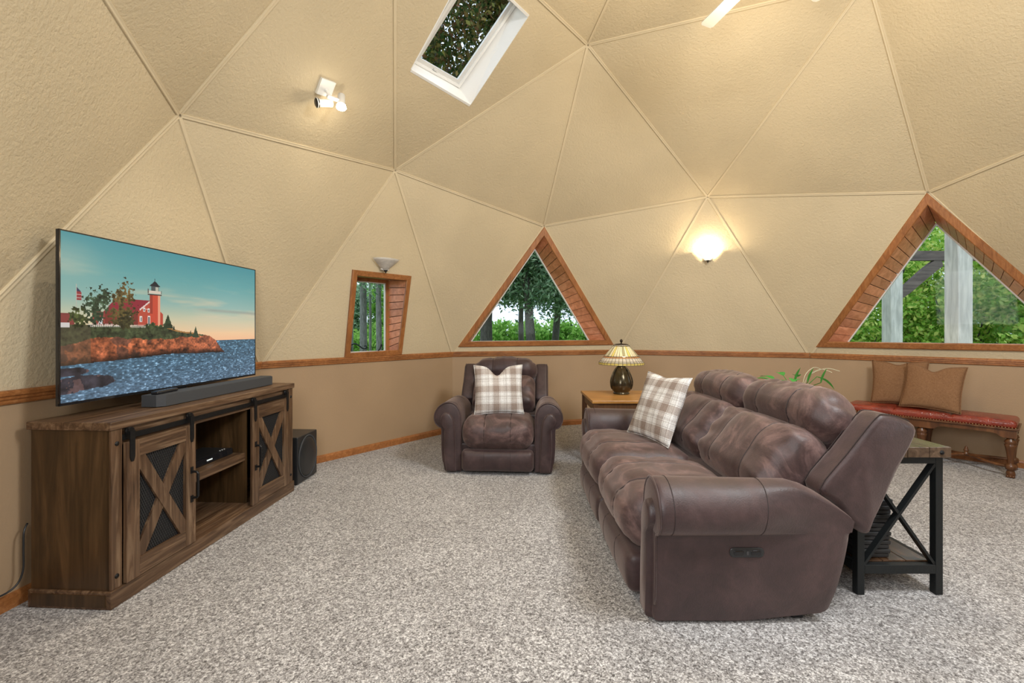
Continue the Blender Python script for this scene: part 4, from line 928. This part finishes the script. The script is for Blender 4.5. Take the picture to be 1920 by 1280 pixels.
for x in (-.035, BL_+.013):
    w = BD+.02; apron([(0, .405), (0, .335), (.06, .335), (.09, .362), (w-.09, .362), (w-.06, .335), (w, .335), (w, .405)], (x, -BD-.010, 0), (0, 1, 0), (.022, 0, 0))
MB().box(-.050, BL_+.050, -BD-.040, .046, .403, .418, .004).build('seat_frame', bw, ben)
def benchfn(Q, U):
    Q = Q.copy(); up = np.clip(U[:, 2], 0, 1)
    for s_ in (-1/3, 1/3): Q[:, 2] -= up*.016*np.exp(-((U[:, 1]*0+U[:, 0]-s_)/.016)**2)
    return Q
bs = MB().soft((BL_/2, -BD/2+.002, .448), (BL_/2+.040, BD/2+.036, .034), .030, (90, 12, 3), (0, 0, .020), benchfn).build('seat_cushion', M['red_leather'], ben, True)
for s_ in (-1/3, 1/3): MB().tube([(BL_/2+s_*(BL_/2+.04), y, .4885-.004*abs(y+BD/2)/.2*3) for y in np.linspace(-BD-.02, .02, 9)], .003, 6).build('seam', M['red_leather'], bs)
brass = plain('brass_nail', (.55, .40, .20), .3, .9); nl = None
NN = 62
for i in range(NN):
    if nl is None: nl = MB().lathe([(.0, .0035), (.0035, .0025), (.005, 0)], 6).build('nail', brass, ben); o = nl
    else: o = nl.copy(); COL.objects.link(o)
    o.rotation_euler = (R_(-90), 0, 0); o.location = (-.04+(BL_+.08)*(i+.5)/NN, .0385, .424)
for k in range(2):
    x0, x1 = BL_/2*k, BL_/2*(k+1); xm = (x0+x1)/2
    for s0, s1 in ((0, -BD), (-BD, 0)):
        MB().tube(catmull([(x0, s0, .088), (x0+.12, s0+(s1-s0)*.12, .092), (xm-.04, (s0+s1)/2-(s1-s0)*.04, .105), (xm+.04, (s0+s1)/2+(s1-s0)*.04, .105), (x1-.12, s1-(s1-s0)*.12, .092), (x1, s1, .088)], 4), .013, 8).build('stretcher', bw, ben, True)
    MB().lathe([(.022, .10), (.022, .122), (.010, .128), (.018, .140), (.020, .150), (.010, .160), (.013, .168), (.008, .178), (0, .186)], 12, (xm, -BD/2, 0)).build('finial', bw, ben, True)
# two linen pillows on the bench, leaning on the wall
def bpos(x, y, z): return ben.location+bt*x+Vector((-bt.y, bt.x, 0))*y+Vector((0, 0, z))
pillow('linen_pillow', bpos(.770, -.225, .716), tuple(-bt+Vector((0, 0, .02))), tuple(bn_*.25+Vector((0, 0, 1))), .225, .060, M['tan_linen'], 'brown linen pillow at the back, half hidden by the other', 'linen pillows', .03, 3)
pillow('linen_pillow', bpos(.500, -.065, .708), tuple(-bt*.97-bn_*.12+Vector((0, 0, -.03))), tuple(bn_*.38+Vector((0, 0, 1))), .220, .070, M['tan_linen'], 'brown linen pillow in front, leaning on the other one', 'linen pillows', .055, 8)
# ------------------------------------------------------------ wall sconces
def sconce(name, pos, t, lit, label):
    pt, n = tri_frame(t); h = Vector((n.x, n.y, 0)).normalized(); s = empty(name, pos, math.atan2(h.y, h.x), label, 'sconce', 'wall sconces')
    # local +x points into the room; half bowl open at the top
    prof = [(.012, -.085), (.036, -.066), (.068, -.040), (.100, -.012), (.132, .016), (.148, .034)]
    mb = MB(); mb.lathe(prof, 18, (0, 0, 0), 0, -math.pi/2, math.pi/2, False); ip = [(r-.006, z+.002) for r, z in prof][::-1]; mb.lathe(ip, 18, (0, 0, 0), 0, -math.pi/2, math.pi/2, False)
    k = 19; b = 0
    mb.f += [[5*k+j, 5*k+j+1, 6*k+j+1, 6*k+j] for j in range(18)]; mb.mi += [0]*18
    for q, (x, y, z) in enumerate(mb.v): mb.v[q] = (x*.80+.004+.012*(z+.085)/.12-.02, y, z)
    mb.build('glass_bowl', SG_LIT if lit else SG, s, True)
    MB().lathe([(0, -.108), (.005, -.104), (.007, -.098), (.004, -.094), (.012, -.088), (.022, -.080), (.018, -.076), (0, -.074)], 12, (.002, 0, 0)).build('finial', M['black_metal'], s, True)
    MB().box(-.030, -.004, -.045, .045, -.075, .02, .004).build('wall_plate', M['offwhite'], s)
    if lit:
        MB().lathe([(0, 0), (.018, .008), (.022, .028), (.014, .048), (0, .055)], 12, (.05, 0, -.035)).build('bulb', emit('sconce_bulb', (1, .87, .66), 4), s, True)
        point('sconce_light', (.075, 0, .040), 8.0, (1, .82, .56), .03, s)
    return s
def frosted(name, col, em):
    m, nt, b = newmat(name); v = coords(nt, (1, 1, 3)); f = noise_n(nt, v, 12, 4, .6, 1.2); L(nt, ramp(nt, f, [(.3, tuple(x*.72 for x in col)), (.7, col)]), b.inputs['Base Color']); setin(b, Roughness=.35)
    if em: b.inputs['Emission Color'].default_value = (1, .84, .60, 1); b.inputs['Emission Strength'].default_value = em
    return m
SG = frosted('marbled_glass', (.70, .66, .60), 0); SG_LIT = frosted('lit_marbled_glass', (.85, .80, .70), 1.2)
pt, n = tri_frame(W1T); sconce('wall_sconce', hit(720, 492, pt, n)+n*.028, W1T, False, 'unlit marbled glass wall sconce above the small casement window')
t5 = ('M0', 'r0', 'l1'); pt, n = tri_frame(t5); sconce('wall_sconce', hit(1327, 476, pt, n)+n*.030, t5, True, 'glowing wall sconce between the two triangular windows')
# ------------------------------------------------------------ twin spotlight on the sloping ceiling
ts_ = ('A4', 'V4', 'M4')
ts_ = [t for t in tris if set(t) == {'V4', 'M4', 'A4'}][0]
pt, n = tri_frame(ts_); sp0 = hit(609, 163, pt, n); e1 = (hit(628, 152, pt, n)-hit(598, 141, pt, n)).normalized(); e1 = (e1-n*e1.dot(n)).normalized(); e2 = n.cross(e1)
if e2.z > 0: e2 = -e2
spt = empty('spotlight', sp0, 0, 'white twin spotlight on a square plate on the sloping ceiling', 'spotlight')
c0 = Vector((0, 0, 0))+n*.004
MB().prism([(-.062, -.058), (.062, -.058), (.062, .058), (-.062, .058)], n*.001, e1, e2, n*.02).build('mounting_plate', M['white'], spt)
arm0 = n*.02+e2*.01; j0 = n*.085+e2*.03
MB().tube([arm0, j0], .012, 10).build('stem', M['white'], spt)
MB().bar(j0-e1*.03, j0+e1*.075+n*.012, .022, .022, n).build('cross_bar', M['white'], spt)
def head(c_, d, lit):
    d = Vector(d).normalized(); mb = MB(); h = mb.tube([c_-d*.06, c_-d*.058, c_+d*.035, c_+d*.055], [.020, .026, .028, .036], 16, cap=False).build('spot_head', M['white'], spt, True)
    ax = d.orthogonal().normalized(); 
    lz = MB().tube([c_+d*.040, c_+d*.056, c_+d*.062], [.033, .033, .022], 16).build('lens', emit('spot_lens', (1, .93, .82), 60) if lit else M['gloss_black'], h, True)
    MB().tube([c_-d*.061, c_-d*.059], [.021, .021], 16).build('end_cap', M['white'], h)
down = (Vector((.65, 1.3, .6))-sp0)
head(j0+e1*.085+n*.020+e2*.0, Vector((.10, -.30, -.95)), True)
head(j0-e1*.035+e2*.055, Vector((-.55, -.45, -.20)), False)
lh = j0+e1*.085+n*.020+e2*.0
l = bpy.data.lights.new('spot_beam', 'SPOT'); l.energy = 60; l.color = (1, .88, .70); l.spot_size = R_(110); l.spot_blend = .8; l.shadow_soft_size = .03
o = bpy.data.objects.new('spot_beam', l); COL.objects.link(o); o.parent = spt; o.location = lh+Vector((.10, -.30, -.95)).normalized()*.075; o.rotation_euler = Vector((.10, -.30, -.95)).to_track_quat('-Z', 'Y').to_euler()
point('spot_spill', lh+Vector((.10, -.30, -.95)).normalized()*.085+n*.02, 1.6, (1, .86, .62), .04, spt)
# ------------------------------------------------------------ ceiling fan (two blade tips reach into the picture)
FH = Vector((1.685, 2.93, 3.65))
fan = empty('ceiling_fan', FH, 0, 'white ceiling fan whose blade tip shows at the top edge', 'fan')
top_z = 4.42-FH.z
MB().tube([(0, 0, .05), (0, 0, top_z)], .012, 10).build('down_rod', M['white'], fan)
MB().lathe([(.02, .02), (.07, .03), (.085, .06), (.06, .09), (.015, .10)], 20, (0, 0, top_z-.17)).build('canopy', M['white'], fan, True)
MB().lathe([(.03, -.05), (.10, -.04), (.12, .0), (.11, .05), (.05, .07), (.012, .08)], 24).build('motor', M['white'], fan, True)
for k in range(5):
    a = R_(105.7-74.0+72*k); ca2, sa2 = math.cos(a), math.sin(a); d = Vector((ca2, sa2, 0)); s_ = Vector((-sa2, ca2, 0))
    MB().prism([(.16, -.045), (.64, -.052), (.66, -.040), (.66, .040), (.64, .052), (.16, .045)], (0, 0, -.008), d, s_+Vector((0, 0, .16)), (0, 0, .007)).build('blade', M['white'], fan)
    MB().bar(d*.09, d*.2, .03, .008).build('blade_iron', M['white'], fan)
MB().lathe([(0, -.15), (.06, -.14), (.095, -.11), (.10, -.08), (.06, -.05)], 20).build('light_bowl', emit('fan_light_glass', (1, .9, .72), 6), fan, True)
point('fan_light', (0, 0, -.26), 46, (1, .82, .56), .22, fan)
# ------------------------------------------------------------ outdoors: lawn, trees, shrubs, pergola
mb = MB(); mb.add([(-90, -30, -.10), (90, -30, -.10), (90, 110, -.10), (-90, 110, -.10)], [(0, 1, 2, 3)]); tag(mb.build('lawn_ground', M['grass']), kind='structure')
def leaves_mesh(name, centers, size, mat, parent, rng, aspect=.55, flat=None):
    n = len(centers); a = rng.normal(size=(n, 3)); a /= np.linalg.norm(a, axis=1, keepdims=True)
    if flat is not None: a[:, 2] *= flat; a /= np.linalg.norm(a, axis=1, keepdims=True)
    b = np.cross(a, rng.normal(size=(n, 3))); b /= np.linalg.norm(b, axis=1, keepdims=True); s = size*rng.uniform(.55, 1.3, (n, 1))
    c = np.cross(a, b)
    v = np.stack([centers-a*s, centers+b*s*aspect+c*s*.12, centers+a*s, centers-b*s*aspect+c*s*.12], 1).reshape(-1, 3)
    me = bpy.data.meshes.new(name); me.vertices.add(4*n); me.vertices.foreach_set('co', v.ravel()); me.loops.add(4*n); me.polygons.add(n)
    me.loops.foreach_set('vertex_index', np.arange(4*n)); me.polygons.foreach_set('loop_start', np.arange(n)*4); me.polygons.foreach_set('loop_total', np.full(n, 4)); me.update(calc_edges=True)
    o = link(name, me, mat, parent); tag(o, kind='stuff'); return o
def clumps(rng, n, cen, rad, k, cr):
    """points gathered in k clumps inside an ellipsoid"""
    d = rng.normal(size=(k, 3)); d /= np.linalg.norm(d, axis=1, keepdims=True); cc_ = np.array(cen)+d*np.array(rad)*rng.uniform(.25, 1, (k, 1))**.5
    i = rng.integers(0, k, n); return cc_[i]+rng.normal(size=(n, 3))*cr*np.array([1, 1, .6])
def trunk(parent, h, r0, r1, mat, lean=(0, 0), seed=0, name='trunk'):
    rs = random.Random(seed); pts = [(lean[0]*t+rs.uniform(-.04, .04)*t, lean[1]*t, h*t) for t in np.linspace(0, 1, 9)]
    return MB().tube(pts, [r0+(r1-r0)*t for t in np.linspace(0, 1, 9)], 10).build(name, mat, parent, True)
def branch(parent, p, q, r, mat, sag=.0):
    p, q = Vector(p), Vector(q); m_ = p.lerp(q, .5)+Vector((0, 0, sag)); return MB().tube(catmull([tuple(p), tuple(m_), tuple(q)], 4), [r*(1-.8*i/8) for i in range(9)], 6).build('branch', mat, parent, True)
GZ = -.10
def cedar_tree(x, y, h, r0, label, crown, nl, seed, base=1.1, mat='cedar_leaf', bk='bark_dark', size=.075, lean=(0, 0)):
    rng = np.random.default_rng(seed); t = empty('evergreen_tree', (x, y, GZ), 0, label, 'tree', 'trees beyond the windows'); rs = random.Random(seed)
    trunk(t, h, r0, r0*.3, M[bk], lean, seed)
    pts = []
    for i in range(30):
        z = base+(h-base)*(i/30)**.9; a = rs.uniform(0, 6.28); L_ = crown*(1-.55*i/30)*rs.uniform(.6, 1.05); f = z/h
        p = Vector((lean[0]*f, lean[1]*f, z)); q = p+Vector((math.cos(a)*L_, math.sin(a)*L_, rs.uniform(-.1, .5)*L_*.5)); branch(t, p, q, r0*.22, M[bk], .1)
        k = nl//30; s_ = rng.uniform(.25, 1.05, (k, 1)); pts.append(np.array(p)+(np.array(q)-np.array(p))*s_+rng.normal(size=(k, 3))*np.array([.38, .38, .22])*crown/2.2)
    leaves_mesh('foliage', np.concatenate(pts), size, M[mat], t, rng, .35); return t
CT = [(.6, 12.5, 6.5, .15, 2.1, 24000, 2.0, 'dark cedar in the middle of the far triangular window'), (2.3, 12.0, 6.2, .17, 2.0, 24000, 1.7, 'dark cedar at the right of the far triangular window'),
      (-.75, 13.0, 6.5, .20, 1.7, 22000, 2.3, 'thick-trunked cedar at the left edge of the far triangular window'), (1.4, 15.5, 7.5, .14, 2.2, 18000, 2.2, 'cedar standing behind the others in the far window'), (.35, 17.5, 7, .12, 1.8, 10000, 2.6, 'slender cedar farthest back in the far window')]
for i, (x, y, h, r, cr, nl, bs, lb_) in enumerate(CT): cedar_tree(x, y, h, r, lb_, cr, nl, 20+i, bs, lean=((-.5, 0), (.3, 0), (.1, 0), (.6, 0), (0, 0))[i])
def shrub(x, y, rx, ry, rz, nl, label, seed, mat='shrub_leaf', size=.10, k=40, cr=.28, stems=6, name='shrub', z0=0):
    rng = np.random.default_rng(seed); t = empty(name, (x, y, GZ), 0, label, 'shrub', 'shrubs beyond the windows'); rs = random.Random(seed)
    for i in range(stems): a = rs.uniform(0, 6.28); branch(t, (rs.uniform(-.1, .1), rs.uniform(-.1, .1), 0), (math.cos(a)*rx*.75, math.sin(a)*ry*.75, rz*rs.uniform(1.0, 1.8)), .02, M['bark_dark'], rs.uniform(0, .2))
    leaves_mesh('foliage', clumps(rng, nl, (0, 0, rz+z0), (rx, ry, rz), k, cr), size, M[mat], t, rng, .5); return t
# low bright hedge far behind the cedars, each bush its own
for i, (x, y) in enumerate(((-2.2, 24), (.6, 25), (3.2, 24), (5.6, 23), (-10.4, 38), (-13.5, 40), (-16.2, 38))):
    shrub(x, y, 1.7, 1.0, .95, 3200, ['bright green bush at the left end behind the cedars', 'bright green bush right behind the slender cedar', 'bright green bush behind the middle cedar', 'bright green bush behind the right-hand cedar', 'pale bush seen between the pine trunks', 'pale bush right of the nearest pine trunk', 'pale bush at the left edge of the small window'][i], 40+i, size=.13)
# pine trunks outside the small casement window
for i, (x, y, r, lb_) in enumerate(((-4.27, 13.0, .108, 'thick grey pine trunk nearest the small casement window'), (-4.70, 15.0, .045, 'thin pine trunk right of the thick one outside the casement'), (-3.53, 12.0, .078, 'grey pine trunk beside the right edge of the casement'), (-6.2, 17.5, .07, 'distant pine trunk at the left of the casement view'))):
    rng = np.random.default_rng(60+i); t = empty('pine_tree', (x, y, GZ), 0, lb_, 'tree', 'trees beyond the windows'); trunk(t, 7.5, r, r*.6, M['bark'], (0, 0), i)
    rs = random.Random(i); pts = []
    for b in range(12):
        z = 2.9+b*.3; a = rs.uniform(0, 6.28); q = Vector((math.cos(a)*1.3, math.sin(a)*1.3, z-.25)); branch(t, (0, 0, z), q, .015, M['bark_dark'], .05)
        pts.append(np.array((0, 0, z))+(np.array(q)-np.array((0, 0, z)))*rng.uniform(.3, 1.1, (160, 1))+rng.normal(size=(160, 3))*.20)
    leaves_mesh('foliage', np.concatenate(pts), .09, M['cedar_leaf'], t, rng, .25)
shrub(-9.3, 29, 1.8, 1.2, 2.3, 9000, 'tall feathery bush far behind the pine trunks, at the left', 72, 'cedar_leaf', .11)
shrub(-7.3, 27, 1.4, 1.2, 2.4, 9000, 'tall feathery bush far behind the pine trunks, at the right', 73, 'shrub_leaf', .11)
shrub(-6.6, 21, 1.5, 1.2, .62, 5000, 'light green shrub on the lawn behind the pine trunks', 71, size=.09)
hk = empty('garden_hook', (-2.30, 6.45, GZ), 0, 'curled black iron garden hook outside the casement window', 'hook')
MB().tube([(0, 0, 0), (0, 0, 1.15)], .012, 8).build('pole', M['black_metal'], hk)
MB().tube(catmull([(0, 0, 1.13), (.06, .01, 1.15), (.12, .02, 1.115), (.17, .03, 1.08), (.215, .03, 1.09), (.21, .03, 1.12), (.185, .03, 1.115)], 4), .010, 8).build('curl', M['black_metal'], hk, True)
# leafy thicket outside the right-hand window
TH = [(7.3, 9.5, 1.5, 1.2, 1.9, 22000, 'dense bright green bush at the left of the right-hand window'), (9.0, 9.1, 1.5, 1.2, 2.0, 22000, 'dense bright green bush between the two pergola posts'), (9.5, 7.4, 1.3, 1.3, 1.9, 20000, 'yellow-green bush right of the near pergola post'), (10.6, 11.6, 2.2, 1.6, 2.8, 14000, 'tall green bush rising behind the pergola beam'), (12.4, 9.4, 2.0, 1.8, 2.7, 12000, 'tall green bush at the far right behind the pergola')]
for i, (x, y, rx_, ry_, rz2, nl, lb_) in enumerate(TH): shrub(x, y, rx_, ry_, rz2, nl, lb_, 80+i, 'green_leaf', .050, 130, .22, 14)
pg = empty('pergola', (5.15, 5.22, GZ), 0, 'weathered timber pergola with a curved brace outside the right-hand window', 'pergola')
def post(x, y, w): return MB().box(x-w/2, x+w/2, y-w/2, y+w/2, 0, 3.3, .008).build('post', M['weathered'], pg)
q1 = Vector((5.03, 5.10, 0)); q2 = Vector((5.98, 7.12, 0))
post(q1.x-5.15, q1.y-5.22, .165); post(q2.x-5.15, q2.y-5.22, .185)
b = q2-Vector((5.15, 5.22, 0)); d = Vector((1, 0, 0)); bz = 2.41-GZ; sd = Vector((0, -1, 0))
MB().bar(b-d*.55+Vector((0, 0, bz)), b+d*3.2+Vector((0, 0, bz)), .07, .15).build('beam', M['beam_brown'], pg)
cv = catmull([(0, 1.80), (.16, 1.94), (.36, 2.12), (.54, 2.26), (.66, 2.32)], 4); lo = [(x+.03, z-.07-.04*math.sin(math.pi*i/(len(cv)-1))) for i, (x, z) in enumerate(cv)]; up_ = [(x-.01, z+.06) for x, z in cv]
MB().prism([(x, z-GZ) for x, z in up_+lo[::-1]], b+d*.09-sd*.03, d, (0, 0, 1), sd*.06).build('brace', M['beam_brown'], pg)
lp = b+d*.17+Vector((0, 0, bz-.07)); dn = Vector((0, 0, -1))
MB().tube([lp, lp+dn*.10, lp+dn*.11, lp+dn*.16, lp+dn*.20], [.005, .005, .018, .024, .010], 8).build('string_light', M['black_plastic'], pg)
# tree crown over the skylight
ov = empty('canopy_tree', (-2.0, 10.8, GZ), 0, 'tall tree with a dark leafy crown above the skylight', 'tree', 'trees beyond the windows')
trunk(ov, 9.5, .22, .08, M['bark_dark'], (.3, -.4), 3); rng = np.random.default_rng(99); rs = random.Random(5)
for i in range(16):
    z = 5.0+i*.28; a = rs.uniform(0, 6.28); q = Vector((.3*z/9.5+math.cos(a)*2.6, -.4*z/9.5+math.sin(a)*2.6, z+rs.uniform(.2, 1.4))); branch(ov, (.3*z/9.5, -.4*z/9.5, z), q, .05, M['bark_dark'], .2)
branch(ov, (.2, -.27, 6.6), (2.8, -2.0, 8.3), .06, M['bark_dark'], .2); branch(ov, (.19, -.25, 6.0), (2.0, -2.6, 7.2), .05, M['bark_dark'], .15)
leaves_mesh('foliage', clumps(rng, 60000, (.4, -1.0, 8.0), (3.4, 2.6, 3.0), 210, .24), .055, M['autumn_leaf'], ov, rng, .5)
